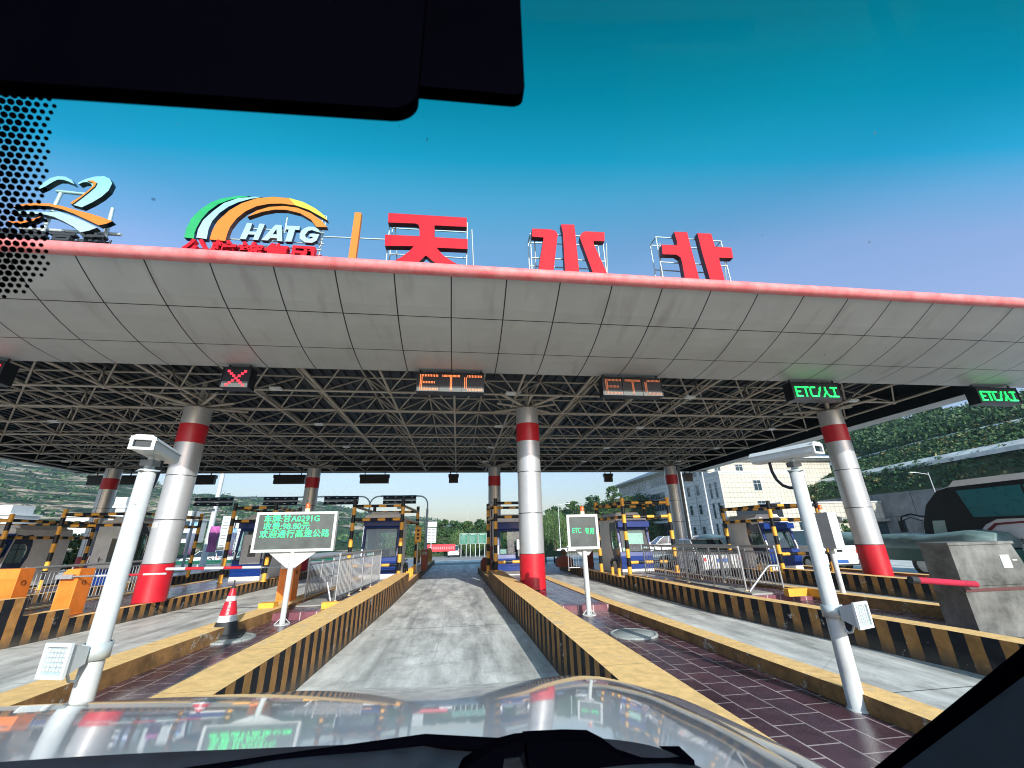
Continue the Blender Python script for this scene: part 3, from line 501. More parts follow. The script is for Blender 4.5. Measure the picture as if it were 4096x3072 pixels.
POLY = {"TIAN":[[-1.938,9.549],[0.047,9.58],[0.052,9.28],[-0.769,9.256],[-0.752,8.887],[0.078,8.896],[0.083,8.586],[-0.691,8.566],[-0.517,8.346],[-0.299,8.189],[-0.107,8.077],[-0.364,8.002],[-0.718,8.119],[-0.937,8.314],[-1.132,8.06],[-1.307,7.936],[-1.788,8.002],[-1.51,8.231],[-1.338,8.416],[-1.246,8.568],[-1.936,8.525],[-1.965,8.862],[-1.123,8.886],[-1.138,9.144],[-1.172,9.244],[-1.251,9.274],[-1.922,9.243]],"SHUI1":[[1.768,9.382],[2.272,9.395],[2.401,9.361],[2.456,9.239],[2.432,9.112],[2.257,7.983],[1.86,7.974],[2.065,9.112],[1.758,9.117]],"SHUI2":[[2.562,9.594],[2.93,9.614],[2.941,9.345],[2.945,7.913],[2.572,7.906],[2.596,9.315]],"SHUI3":[[3.223,9.414],[3.761,9.428],[3.729,9.125],[3.424,9.112],[3.423,8.993],[3.743,7.937],[3.348,7.934],[3.058,9.164],[3.079,9.28],[3.128,9.361]],"BEI1":[[5.794,9.624],[6.186,9.645],[6.19,9.36],[6.255,7.921],[5.83,7.918],[5.849,8.628],[5.83,8.765],[5.722,8.845],[5.327,8.828],[5.35,9.148],[5.799,9.165],[5.822,9.297]],"BEI2":[[6.489,9.638],[6.91,9.654],[6.932,9.204],[7.425,9.211],[7.402,8.857],[6.968,8.838],[6.985,7.936],[6.569,7.928],[6.501,8.995]],"BAR":[[-2.756,9.495],[-2.593,9.492],[-2.587,7.955],[-2.755,7.959]],"FR1":[[-1.915,9.551],[0.066,9.582],[0.073,8.033],[-1.919,7.948]],"FR2":[[1.753,9.381],[3.761,9.428],[3.772,8.056],[1.763,8.007]],"FR3":[[5.339,9.572],[7.317,9.588],[7.386,8.053],[5.189,8.032]],"GREEN":[[-6.432,8.399],[-6.445,8.658],[-6.408,8.954],[-6.276,9.239],[-6.09,9.479],[-5.877,9.62],[-5.531,9.735],[-5.266,9.757],[-5.441,9.693],[-5.707,9.589],[-5.92,9.441],[-6.089,9.202],[-6.19,8.948],[-6.233,8.704],[-6.245,8.545],[-6.217,8.386]],"WHITE":[[-6.176,8.415],[-6.192,8.654],[-6.146,8.925],[-5.991,9.212],[-5.807,9.48],[-5.518,9.665],[-5.16,9.745],[-4.984,9.755],[-5.23,9.675],[-5.493,9.54],[-5.684,9.38],[-5.842,9.171],[-5.947,8.916],[-5.972,8.674],[-5.949,8.393]],"ORANGE":[[-5.885,8.388],[-5.884,8.629],[-5.83,8.927],[-5.642,9.273],[-5.407,9.52],[-5.11,9.699],[-4.749,9.788],[-4.367,9.784],[-4.011,9.69],[-3.685,9.506],[-3.491,9.339],[-3.362,9.173],[-3.57,9.298],[-3.849,9.461],[-4.185,9.572],[-4.506,9.597],[-4.793,9.559],[-5.065,9.456],[-5.278,9.281],[-5.434,9.045],[-5.523,8.793],[-5.544,8.605],[-5.545,8.374]],"INNER":[[-5.219,9.134],[-5.044,9.345],[-4.779,9.484],[-4.455,9.545],[-4.134,9.519],[-3.795,9.381],[-3.51,9.168],[-3.359,8.987],[-3.611,8.978],[-3.767,9.186],[-4.046,9.357],[-4.373,9.43],[-4.642,9.413],[-4.915,9.316]],"H":[[-5.118,8.851],[-4.998,8.854],[-5.018,8.611],[-4.868,8.61],[-4.842,8.854],[-4.72,8.854],[-4.785,8.379],[-4.904,8.377],[-4.882,8.524],[-5.031,8.522],[-5.054,8.378],[-5.186,8.378]],"A":[[-4.484,8.853],[-4.345,8.855],[-4.253,8.383],[-4.369,8.387],[-4.386,8.465],[-4.53,8.466],[-4.576,8.383],[-4.716,8.385]],"AH":[[-4.439,8.727],[-4.404,8.57],[-4.501,8.569]],"T":[[-4.247,8.847],[-3.932,8.859],[-3.927,8.745],[-4.024,8.742],[-4.051,8.392],[-4.193,8.388],[-4.168,8.737],[-4.239,8.737]],"G":[[-3.452,8.709],[-3.578,8.742],[-3.644,8.769],[-3.723,8.735],[-3.779,8.622],[-3.757,8.543],[-3.668,8.503],[-3.61,8.529],[-3.585,8.571],[-3.678,8.571],[-3.68,8.657],[-3.458,8.66],[-3.499,8.471],[-3.591,8.392],[-3.756,8.397],[-3.883,8.493],[-3.905,8.638],[-3.854,8.778],[-3.741,8.864],[-3.616,8.867],[-3.503,8.809]],"TXT":[[-6.459,8.04],[-3.423,8.225],[-6.411,8.272],[-3.451,8.276]],"LFR":[[-6.233,9.563],[-3.525,9.565],[-3.435,8.383],[-5.18,8.368],[-6.061,8.378],[-4.407,9.379],[-4.394,8.867]],"LG1":[[-8.994,9.128],[-8.872,9.328],[-8.775,9.501],[-8.715,9.673],[-8.762,9.765],[-8.87,9.809],[-8.941,9.793],[-9.014,9.724],[-9.049,9.761],[-8.918,9.902],[-8.754,9.992],[-8.571,10.027],[-8.425,9.958],[-8.339,9.826],[-8.35,9.602],[-8.443,9.399],[-8.578,9.223],[-8.742,9.06]],"LG1O":[[-8.98,9.143],[-8.84,9.345],[-8.738,9.533],[-8.675,9.7],[-8.73,9.788],[-8.845,9.82],[-8.728,9.845],[-8.632,9.78],[-8.637,9.668],[-8.717,9.494],[-8.823,9.292],[-8.929,9.108]],"LG2":[[-9.771,9.477],[-9.758,9.655],[-9.637,9.849],[-9.51,9.919],[-9.36,9.922],[-9.203,9.842],[-9.096,9.715],[-9.24,9.782],[-9.366,9.824],[-9.476,9.817],[-9.547,9.748],[-9.66,9.584]],"LG3":[[-10.062,8.917],[-9.951,9.006],[-9.704,9.07],[-9.384,9.089],[-9.112,9.037],[-8.79,8.95],[-8.512,8.885],[-8.247,8.805],[-7.997,8.711],[-8.101,8.623],[-8.234,8.573],[-8.533,8.713],[-8.834,8.854],[-9.083,8.948],[-9.359,9.012],[-9.648,9.01],[-9.899,8.959]],"LG4":[[-10.108,8.796],[-9.898,8.855],[-9.6,8.871],[-9.369,8.881],[-9.18,8.912],[-8.853,8.8],[-8.557,8.672],[-8.287,8.537],[-8.413,8.442],[-8.575,8.377],[-8.766,8.525],[-9.007,8.657],[-9.24,8.763],[-9.492,8.817],[-9.838,8.784]],"LG5":[[-10.057,8.535],[-9.871,8.527],[-9.632,8.599],[-9.424,8.72],[-9.537,8.582],[-9.811,8.457]],"LTXT":[[-9.025,8.005],[-7.98,8.028],[-9.104,8.244],[-8.049,8.259]],"LLEG":[[-8.464,9.343],[-8.573,8.029],[-8.034,8.085],[-8.471,9.369],[-9.539,9.666],[-8.719,9.687]]}

# ------------------------------------------------------------------ rooftop letters
YS = 8.5
def sign_thing(name, label, cat, x, z=7.0): return thing(name, label, cat, (x, YS, z))
def plate(t, nm, poly, m, dy=0., th=.12, side=None):
    ox, oy, oz = t.location; g = MB(); g.prism([(x - ox, z - oz) for x, z in poly], dy, dy + th, m, side=side); return g.build(nm, t)
def frame_bars(t, segs, nm='support_frame', r=.018, m='frame'):
    g = MB(); ox, oy, oz = t.location
    for (a, b) in segs: g.tube((a[0] - ox, a[1], a[2] - oz), (b[0] - ox, b[1], b[2] - oz), r, m, 6)
    return g.build(nm, t)
for nm, polys, fr, lab in (('TIAN', ['TIAN'], 'FR1', 'red rooftop character next to the slim orange bar'), ('SHUI', ['SHUI1', 'SHUI2', 'SHUI3'], 'FR2', 'red rooftop character of three strokes, in the middle of the three'), ('BEI', ['BEI1', 'BEI2'], 'FR3', 'rightmost red rooftop character of two slanting strokes')):
    F = POLY[fr]; t = sign_thing('rooftop_character', lab, 'sign letter', (F[0][0] + F[1][0]) / 2)
    t['group'] = 'large red characters on the canopy roof'
    for p in polys: plate(t, 'letter_stroke' if len(polys) > 1 else 'letter_face', POLY[p], 'redsign', th=.16, side=mat('sign_return_dark', (.10, .015, .02), .5))
    (xa, za), (xb, zb_), (xc, zc), (xd, zd) = F; s = []
    for y0 in (.2, .55):
        for (p, q) in ((F[0], (F[0][0], 7.0)), (F[1], (F[1][0], 7.0)), (F[0], F[1])): s.append(((p[0], y0, p[1]), (q[0], y0, q[1])))
        for w in (.33, .66): s.append(((xa, y0, lerp(za, 7.0, w)), (xb, y0, lerp(zb_, 7.0, w))))
    for xx, zz in (F[0], F[1]):
        s.append(((xx, .2, zz), (xx, .55, zz))); s.append(((xx, .2, lerp(zz, 7, .5)), (xx, 1.3, 7.0))); s.append(((xx + .12, .25, zz - .15), (xx + .3, 1.2, 7.0)))
    frame_bars(t, s)
t = sign_thing('orange_divider_bar', 'slim orange vertical bar between the arched emblem and the red characters', 'sign', -2.75); plate(t, 'bar_face', POLY['BAR'], 'orangesign', th=.12)
frame_bars(t, [((-3.5, .25, 8.88), (-1.9, .25, 8.92)), ((-2.68, .25, 7.0), (-2.68, .25, 9.4))], 'tie_rail')
t = sign_thing('arched_emblem_sign', 'arched green, white and orange rooftop emblem with white latin letters', 'sign', -4.9)
plate(t, 'green_arc', POLY['GREEN'], 'greensign', side=M['navy']); plate(t, 'white_arc', POLY['WHITE'], 'whitesign', side=M['navy'])
big = plate(t, 'orange_arc', POLY['ORANGE'], 'orangesign', side=mat('sign_return_rust', (.15, .05, .03), .5)); plate(t, 'inner_orange_arc', POLY['INNER'], 'orangesign', dy=.02, side=MATS['sign_return_rust'])
big.data.materials.append(M['yellowsign']); po = POLY['ORANGE']
g = MB(); ox, oz = t.location.x, t.location.z; yt = [po[i] for i in (7, 8, 9, 10, 11, 12, 13, 14)]
g.prism([(x - ox, z - oz) for x, z in yt], -.006, .0, 'yellowsign'); g.build('yellow_arc_tip', t)
for ch in 'HATG':
    pl = POLY[ch]
    if ch == 'A':
        hx = POLY['AH']; a = pl + []; pl = pl[:1] + pl[1:]; pl = [pl[0], hx[0], hx[2], hx[1], hx[0], pl[0]] + pl[1:]
        pl = [POLY['A'][0], POLY['A'][1], POLY['A'][2], POLY['A'][3], POLY['A'][4], hx[1], hx[0], hx[2], POLY['A'][5], POLY['A'][6], POLY['A'][7]]
        l = plate(t, 'white_letter', pl, 'whitesign', dy=-.1, th=.1, side=M['navy'])
        g = MB(); b0, b1 = POLY['A'][4], POLY['A'][5]; g.prism([(p[0] - ox, p[1] - oz) for p in (hx[2], hx[1], (b0[0], b0[1]), (b1[0], b1[1]))], -.1, -.012, 'whitesign'); g.build('letter_crossbar', l)
        continue
    plate(t, 'white_letter', pl, 'whitesign', dy=-.1, th=.1, side=M['navy'])
L_ = POLY['LFR']
frame_bars(t, [((L_[0][0], .3, L_[0][1]), (L_[1][0] - 1.6, .3, L_[1][1] + .12)), ((L_[1][0] - .4, .3, L_[1][1]), (L_[1][0], .3, L_[1][1])), ((L_[0][0], .3, L_[0][1]), (L_[0][0] - .25, .9, 7.0)), ((L_[1][0], .3, L_[1][1]), (L_[1][0] - .05, .3, 7.0)), ((L_[1][0] - .1, .3, L_[1][1]), (L_[1][0] - .15, .9, 7.0)),
              ((L_[3][0] - .9, .2, 8.58), (L_[2][0], .2, 8.62)), ((L_[3][0], .1, 8.36), (L_[2][0], .1, 8.36)), ((L_[3][0], .1, 8.85), (L_[2][0], .1, 8.88)), ((L_[5][0], .2, L_[5][1]), (L_[6][0], .2, L_[6][1])), ((-6.0, .3, 8.4), (-6.1, .3, 7.0)), ((-5.75, .3, 8.6), (-5.7, .3, 7.0))])
t = sign_thing('red_company_lettering', 'row of small red characters under the arched emblem, cut off by the roof edge', 'sign', -4.93)
text('公航旅集团', .60, 'redsign', t, 'red_characters', (0, -.0, 1.0), ext=.07, off=.018, space=1.06, sx=.94)
frame_bars(t, [((-6.4, .12, 8.2), (-3.4, .12, 8.22)), ((-6.3, .12, 8.2), (-6.3, .12, 7.0)), ((-3.5, .12, 8.2), (-3.5, .12, 7.0))], r=.012, m='red')
t = sign_thing('swirl_emblem_sign', 'grey and orange swooping ribbon emblem at the far left of the roof', 'sign', -8.9)
for nm, m_, dy in (('LG1', 'whitesign', 0), ('LG1O', 'orangesign', -.03), ('LG2', 'whitesign', 0), ('LG3', 'orangesign', -.02), ('LG4', 'whitesign', .02), ('LG5', 'orangesign', -.02)):
    plate(t, 'ribbon', POLY[nm], m_, dy=dy, side=M['black'])
frame_bars(t, [((-8.35, .25, 9.3), (-8.75, .9, 7.0)), ((-8.35, .25, 9.3), (-8.1, .25, 7.0)), ((-9.6, .2, 9.65), (-8.5, .2, 9.6)), ((-9.5, .2, 9.6), (-9.5, .2, 7.0)), ((-10.1, .3, 8.6), (-8.0, .3, 8.6))], r=.04)
t = sign_thing('dark_lettering', 'dark unlit perforated characters under the ribbon emblem at the far left', 'sign', -8.5)
text('甘肃高速', .54, 'rubber', t, 'dark_characters', (-.62, 0, 1.03), ext=.06, off=.012, space=1.15)
frame_bars(t, [((-10, .1, 8.15), (-7.98, .1, 8.2)), ((-7.98, .1, 8.27), (-7.98, .1, 7.0)), ((-9.1, .1, 8.15), (-9.1, .1, 7.0))], m='black', r=.02)

# ------------------------------------------------------------------ overhead LED lane signs
GL = {'E': ["######", "#.....", "#.....", "#####.", "#.....", "#.....", "######"], 'T': ["#######", "...#...", "...#...", "...#...", "...#...", "...#...", "...#..."], 'C': [".#####", "#.....", "#.....", "#.....", "#.....", "#.....", ".#####"],
      '/': ["....#", "...#.", "...#.", "..#..", ".#...", ".#...", "#...."], 'R': ["...#....", "...#....", "...#....", "...##...", "..#.#...", ".#...#..", "#.....##"], 'I': ["#######", "...#...", "...#...", "...#...", "...#...", "...#...", "#######"],
      'X': ["#.....#", ".#...#.", "..#.#..", "...#...", "..#.#..", ".#...#.", "#.....#"], 'D': ["..x.x..", ".x.x.x.", "x.x.x.x", ".x.x.x.", "..x.x.."]}
def dots(seq, x, z, dx, dz, m, t, nm='led_character', r=.011, gap=1.6, dbl=1, y=-.006):
    cx = x
    for ch in seq:
        g = MB(); rows = GL[ch]; w = len(rows[0])
        for j, row in enumerate(rows):
            for i, c in enumerate(row):
                if c == '#':
                    for a in range(dbl):
                        for b in range(dbl):
                            px, pz = cx + i * dx + a * dx * .5, z - j * dz - b * dz * .5
                            g.tube((px, y, pz), (px, .0, pz), r, m, 6, smooth=False)
        cx += (w - 1 + gap) * dx; g.build(nm, t)
def overhead(x0, x1, kind, label, m, z0=5.28, z1=5.80):
    w = x1 - x0; t = thing('overhead_led_sign', label, 'LED sign', ((x0 + x1) / 2, 10.0, z0), 'overhead LED lane signs along the front of the canopy'); h = z1 - z0
    g = MB(); g.box((-w / 2, 0, 0), (w / 2, .3, h), 'black'); g.box((-w / 2, -.02, h - .02), (w / 2, 0, h), 'black'); g.box((-w / 2 - .015, -.02, 0), (-w / 2, .3, h), 'black'); g.box((w / 2, -.02, 0), (w / 2 + .015, .3, h), 'black'); g.build('cabinet', t)
    g = MB(); g.box((-w / 2 + .01, -.012, .005), (w / 2 - .01, -.0005, h * .30), mat('led_lower_mask', (.10, .115, .115), .6)); g.build('lower_mask', t) if m != 'ledgreen' else None  # paler grey strip across the lower part of the sign face
    g = MB()
    for xx in (-w / 2 + .06, w / 2 - .06): g = MB(); g.tube((xx, .1, h), (xx, .1, 5.98 - z0), .025, 'black'); g.build('hanger', t)
    if kind == 'X': dots('X', -.19, h - .09, .062, .060, m, t, r=.013, dbl=2, y=-.03)
    elif kind == 'ETC':
        for i, ch in enumerate('ETC'): dots(ch, -w / 2 + .08 + i * w / 3, h - .07, (w / 3 - .17) / (len(GL[ch][0]) - 1), .062, m, t, r=.0095, dbl=2, y=-.03)
        for i in (1, 2): g = MB(); g.box((-w / 2 + i * w / 3 - .006, -.025, 0), (-w / 2 + i * w / 3 + .006, -.013, h), 'black'); g.build('module_divider', t)
    else: dots('ETC/RI', -w / 2 + .10, h - .14, (w - .2) / 44, .045, m, t, r=.010, gap=2.0, dbl=2, y=-.03)
    return t
overhead(-5.75, -5.14, 'X', 'small overhead sign showing a red LED cross left of the centre', 'ledred')
overhead(-11.02, -10.42, 'X', 'overhead sign at the left picture edge with part of a red cross', 'ledred')
overhead(-1.12, .58, 'ETC', 'overhead sign over the centre lane with bright orange ETC dots', 'ledorange')
overhead(3.83, 5.51, 'ETC', 'overhead sign right of the centre lane with dim orange ETC dots', 'leddim')
overhead(9.51, 11.06, 'G', 'green ETC overhead sign above the right-hand column', 'ledgreen')
overhead(15.82, 17.30, 'G', 'green ETC overhead sign at the right end of the canopy edge', 'ledgreen')
for x0, x1, lab in ((-22.0, -19.4, 'long dark sign back hanging at the far left rear corner'), (-16.9, -15.0, 'dark sign back partly behind the left silver column'), (-11.55, -9.7, 'dark wide sign back hanging left of the rear column with red band'), (-6.32, -4.52, 'dark wide sign back hanging right of the rear column with red band'), (-.65, -.04, 'small dark sign back hanging over the centre lane exit'), (10.05, 10.62, 'small dark sign back hanging left of the office building'), (15.96, 16.55, 'small dark sign back hanging in front of the office building')):
    t = thing('rear_overhead_sign', lab, 'sign', ((x0 + x1) / 2, 27.75, 5.2), 'dark sign backs hanging from the rear edge of the canopy'); w = (x1 - x0) / 2
    g = MB(); g.box((-w, 0, 0), (w, .25, .46), 'black'); g.box((-w - .04, -.02, .36), (w + .04, .27, .56), 'black'); g.build('cabinet', t); [MB().tube((s_ * w * .7, .1, .56), (s_ * w * .7, .1, .78), .03, 'black').build('hanger', t) for s_ in (-1, 1)]

# ------------------------------------------------------------------ fee displays on posts
def display(x, y, zg, w, h, zc, depth, label, rz=0, gusset=.45, beacon=None, body='white'):
    t = thing('led_display', label, 'LED display', (x, y, zg), rz=rz); b = zc - zg - h / 2
    g = MB(); g.box((-w / 2, .0, b), (w / 2, depth, b + h), 'white', bev=.012); fr = .055
    for a, c in (((-w / 2, b), (w / 2, b + fr)), ((-w / 2, b + h - fr), (w / 2, b + h)), ((-w / 2, b + fr), (-w / 2 + fr, b + h - fr)), ((w / 2 - fr, b + fr), (w / 2, b + h - fr))): g.box((a[0], -.02, a[1]), (c[0], .0, c[1]), 'white')
    g.build('cabinet', t); g = MB(); g.box((-w / 2 + fr + .002, -.006, b + fr + .002), (w / 2 - fr - .002, -.002, b + h - fr - .002), 'screen'); g.build('screen', t)
    g = MB(); g.prism([(-gusset, b), (gusset, b), (.09, b - gusset * .62), (-.09, b - gusset * .62)], depth * .5 - .01, depth * .5 + .01, 'white'); g.tube((0, depth * .5, 0), (0, depth * .5, b), .055, 'white', 16); g.build('post', t)
    g = MB(); g.tube((0, depth * .5, 0), (0, depth * .5, .012), .15, 'white', 12)
    for k in range(4):
        a = k * math.pi / 2 + .4; g.prism([(.05, .012), (.15, .012), (.05, .10)], -.005, .005, 'white') if False else g.tube((.05 * math.cos(a), depth * .5 + .05 * math.sin(a), .10), (.14 * math.cos(a), depth * .5 + .14 * math.sin(a), .015), .008, 'white', 5)
    g.build('base_plate', t)
    if beacon is not None:
        bt = b + h; g = MB(); g.lathe([(.05, bt), (.05, bt + .07), (0, bt + .07)], (beacon, depth / 2), mat('beacon_base', (.7, .6, .42), .5)); o = g.build('beacon', t)
        g = MB(); g.lathe([(.048, bt + .07), (.048, bt + .14), (.035, bt + .175), (0, bt + .185)], (beacon, depth / 2), 'amber'); g.build('beacon_dome', o)
    return t, b
t, b = display(-3.47, 9.86, .2, 1.66, .81, 1.965, .10, 'wide white LED display with three green lines of characters', beacon=.17, gusset=.5)
for i, (s, xx) in enumerate((('车牌:甘A0291G', .02), ('收费:98.80元', -.07), ('欢迎通行高速公路', 0))):
    text(s, .165, 'ledgreen', t, 'led_characters', (xx - (.12 if i < 2 else 0), -.012, b + .66 - i * .155), ext=.002, off=.001, space=1.08 if i == 2 else 1.02, sx=1.04)
t, b = display(2.73, 9.25, .2, .68, .72, 1.83, .20, 'small square white LED display with two green words, on a post', rz=R(-14), gusset=.2, beacon=.02)
text('ETC', .15, 'ledgreen', t, 'led_characters', (-.135, -.012, b + .38), ext=.002, sx=.75); text('专用', .145, 'ledgreen', t, 'led_characters', (.14, -.012, b + .36), ext=.002, sx=.72)
t, b = display(8.80, 9.3, .22, .60, .80, 1.74, .19, 'narrow white display cabinet seen edge-on with an amber beacon, on a slim post', gusset=.05, beacon=0, rz=R(84))

# ------------------------------------------------------------------ camera poles
def camera_pole(x, y, label, yaw, flood_dir, tilt=0):
    t = thing('camera_pole', label, 'camera pole', (x, y, .2)); H = 2.16
    g = MB(); g.lathe([(.09, 0), (.09, .012), (.075, .016), (.073, .3), (.064, H), (0, H)], (0, 0), 'white', 28); g.build('pole', t)
    g = MB(); g.lathe([(.10, H), (.10, H + .012), (.05, H + .02), (.045, H + .05)], (0, 0), 'frame', 4); g.box((-.05, -.05, H + .05), (.05, .05, H + .10), 'galv'); g.tube((0, 0, H), (0, 0, H + .13), .025, 'frame'); g.build('mount_bracket', t)
    cam_o = bpy.data.objects.new('cctv_camera', None)
    g = MB(); w, h, l = .086, .058, .70   # octagonal housing along local +y = look direction
    pr = [(-w + .02, -h), (w - .02, -h), (w, -h + .025), (w, h - .03), (w - .035, h), (-w + .035, h), (-w, h - .03), (-w, -h + .025)]
    g.prism(pr, -l * .62, l * .38, 'whitemetal'); g.prism([(-w - .012, h - .035), (-w + .03, h + .012), (w - .03, h + .012), (w + .012, h - .035), (w - .02, h + .004), (-w + .02, h + .004)], -l * .64, l * .42, 'whitemetal')
    o = g.build('camera_housing', t); o.location = (0, 0, H + .20); o.rotation_euler = (0, 0, yaw)
    g = MB(); q = l * .38
    for a, c in (((-w, -h), (w, -h + .022)), ((-w, h - .03), (w, h - .004)), ((-w, -h + .022), (-w + .025, h - .03)), ((w - .025, -h + .022), (w, h - .03))): g.box((a[0], q, a[1]), (c[0], q + .03, c[1]), 'white')
    o2 = g.build('front_bezel', o); g = MB(); g.box((-w + .025, q + .001, -h + .022), (w - .025, q + .006, h - .03), 'darkglass'); g.build('lens_window', o)
    dx, dy = -math.sin(yaw), math.cos(yaw); pts = []
    for i in range(13):
        u = i / 12; a = u * math.pi; pts.append((-dx * (.30 * math.cos(a / 2) ** 1.0 + .0), -dy * (.30 * math.cos(a / 2)), H + .14 - .30 * math.sin(a * .55) - .04 * u))
    pts = [(-dx * .27, -dy * .27, H + .14), (-dx * .265, -dy * .265, H + .04), (-dx * .235, -dy * .235, H - .06), (-dx * .18, -dy * .18, H - .13), (-dx * .11, -dy * .11, H - .165), (-dx * .04, -dy * .04, H - .17)]
    g = MB(); g.path(pts, .017, 'rubber', 8); g.build('cable', t)
    # floodlight on a clamp
    zl = .80; a = flood_dir; c, s = math.cos(a), math.sin(a)
    g = MB(); g.lathe([(.082, zl - .05), (.092, zl - .05), (.092, zl + .06), (.082, zl + .06)], (0, 0), 'frame', 20); g.build('clamp', t)
    g = MB(); g.add([(-.06, 0, -.055), (.06, 0, -.055), (.06, 0, .055), (-.06, 0, .055), (-.105, .15, -.10), (.105, .15, -.10), (.105, .15, .10), (-.105, .15, .10)], [(0, 1, 5, 4), (1, 2, 6, 5), (2, 3, 7, 6), (3, 0, 4, 7), (3, 2, 1, 0)], 'whitemetal')
    for p, q_ in (((-.115, .15, -.11), (.115, .17, -.085)), ((-.115, .15, .085), (.115, .17, .11)), ((-.115, .15, -.085), (-.09, .17, .085)), ((.09, .15, -.085), (.115, .17, .085))): g.box(p, q_, 'whitemetal')
    fl = g.build('floodlight', t); fl.location = (.10 * c, .10 * s, zl); fl.rotation_euler = (0, 0, a - math.pi / 2)
    g = MB(); g.box((-.09, .151, -.085), (.09, .153, .085), 'whitesign')
    for i in range(6):
        for j in range(5): g.lathe([(.013, .0), (.0, .008)], (0, 0), 'white', 6) if False else g.box((-.078 + i * .029, .153, -.066 + j * .029), (-.058 + i * .029, .158, -.046 + j * .029), 'white')
    g.build('led_panel', fl)
    g = MB(); g.path([(.16 * c, .16 * s, zl - .10), (.13 * c, .13 * s, zl - .16), (.09 * c, .09 * s, zl - .17), (.07 * c, .07 * s, zl - .14)], .009, 'frame', 6); g.build('lamp_cable', t)
    return t
camera_pole(3.68, 4.12, 'white camera pole at the right whose camera points to the right', R(-163), R(-72))
camera_pole(-2.73, 4.02, 'white camera pole at the left whose camera faces the windscreen', R(197), R(-107))

# ------------------------------------------------------------------ traffic cone
t = thing('traffic_cone', 'red and white reflective traffic cone with black rubber base', 'traffic cone', (-4.02, 8.82, .228))
g = MB(); g.box((-.29, -.29, 0), (.29, .29, .04), 'rubber', rot=.3); g.lathe([(.26, .035), (.225, .055), (.205, .06)], (0, 0), 'rubber', 24); g.build('base', t)
pr = lambda z: lerp(.205, .034, (z - .06) / .72)
for z0, z1, m_, nm in ((.06, .24, 'rubber', 'black_band'), (.24, .34, 'white', 'reflective_band'), (.34, .56, 'red', 'red_band'), (.56, .64, 'white', 'reflective_band'), (.64, .76, 'red', 'red_band')):
    g = MB(); g.lathe([(pr(z0), z0), (pr(z1), z1)], (0, 0), m_, 28); g.build(nm, t)
g = MB(); g.lathe([(.034, .76), (.028, .80), (.012, .82), (.012, .90), (0, .905)], (0, 0), 'rubber', 16); g.build('tip_loop', t)
for i, ch in enumerate('甘肃高速'): text(ch, .052, 'white', t, 'vertical_character', (.05, -.122 - i * .0115, .525 - i * .05), ext=.001, rot=(R(81), 0, R(25)))

# ------------------------------------------------------------------ barrier gates
def gate(x, y, z, label, dirx, L, ang=0., w=.34, dd=.42, h=.98, reach=.0, boom=True, tip_m='white', r=.028):
    t = thing('barrier_gate', label, 'barrier gate', (x, y, z))
    g = MB(); g.prism([(-w / 2, 0), (w / 2, 0), (w / 2, h), (-w / 2 + .10, h), (-w / 2, h - .12)], 0, dd, 'orange'); g.box((-w / 2 - .02, -.02, 0), (w / 2 + .02, dd + .02, .03), 'orange'); g.build('cabinet', t)
    g = MB(); g.box((-w / 2 + .03, -.004, .08), (w / 2 - .03, -.0005, h - .2), mat('orange_door', (.80, .20, .02), .5)); g.build('service_door', t)
    g = MB(); g.lathe([(.05, 0), (.05, .012)], (0, 0), 'black', 16); o = g.build('lock_cover', t); o.location = (w / 2, dd * .45, h * .7); o.rotation_euler = (0, R(90), 0)
    if boom:
        zb_ = h * .84; s = dirx; g = MB(); g.box((-.22 if s > 0 else -.12, -.10, zb_ - .045), (.12 if s > 0 else .22, -.02, zb_ + .045), 'chrome'); g.tube((0, -.06, zb_), (s * .62, -.06, zb_), .018, 'chrome'); g.build('arm_clamp', t)
        g = MB(); n = round((L - .6) / .42)
        for i in range(n):
            a = .6 + i * (L - .6) / n; b_ = .6 + (i + 1) * (L - .6) / n; g.tube((s * a, -.06, zb_ + a * ang), (s * b_, -.06, zb_ + b_ * ang), r, ('white', 'red')[i % 2], 12)
        g.build('striped_boom', t)
    return t
gate(-8.80, 11.5, .30, 'bright orange barrier cabinet at the left whose striped boom reaches right', 1, 2.05, w=.36, r=.022, ang=.0)
gate(-4.2, 11.8, .36, 'orange barrier cabinet behind the LED display post, boom pointing left', -1, 2.75, w=.34, r=.032, ang=0.01)
gate(-9.95, 11.15, .36, 'orange barrier cabinet at the left picture edge', 1, 0, w=.8, boom=False, h=.97, dd=.35)

# ------------------------------------------------------------------ steel impact cabinet with red padded arm
t = thing('steel_cabinet', 'weathered grey steel cabinet with paper notice and a red padded arm', 'cabinet', (7.67, 6.0, .2))
g = MB(); g.prism([(0, 0), (1.30, 0), (1.42, .5), (1.17, 1.28), (0, 1.28)], 0, .44, 'galv'); g.build('cabinet_body', t)
g = MB(); g.box((-.03, -.02, 1.28), (1.2, .46, 1.32), 'galv'); g.build('lid', t)
g = MB(); g.box((0, -.02, .70), (1.40, .0, .78), 'galv'); g.box((.0, -.016, .62), (1.40, 0, .66), mat('rust_red_rail', (.10, .03, .03), .6)); g.build('front_rail', t)
g = MB(); g.banded((-.86, -.09, .82), (.12, -.09, .73), .045, 5, mat('padded_arm_red', (.42, .015, .05), .9, bump=.6, bscale=90), M['red'], 14); g.tube((-.98, -.09, .83), (-.86, -.09, .82), .05, 'rubber'); g.build('padded_arm', t)
g = MB(); g.box((.86, -.006, .93), (1.03, -.001, 1.12), 'white'); g.box((1.07, -.006, 1.03), (1.16, -.001, 1.05), 'white'); g.build('paper_notice', t)

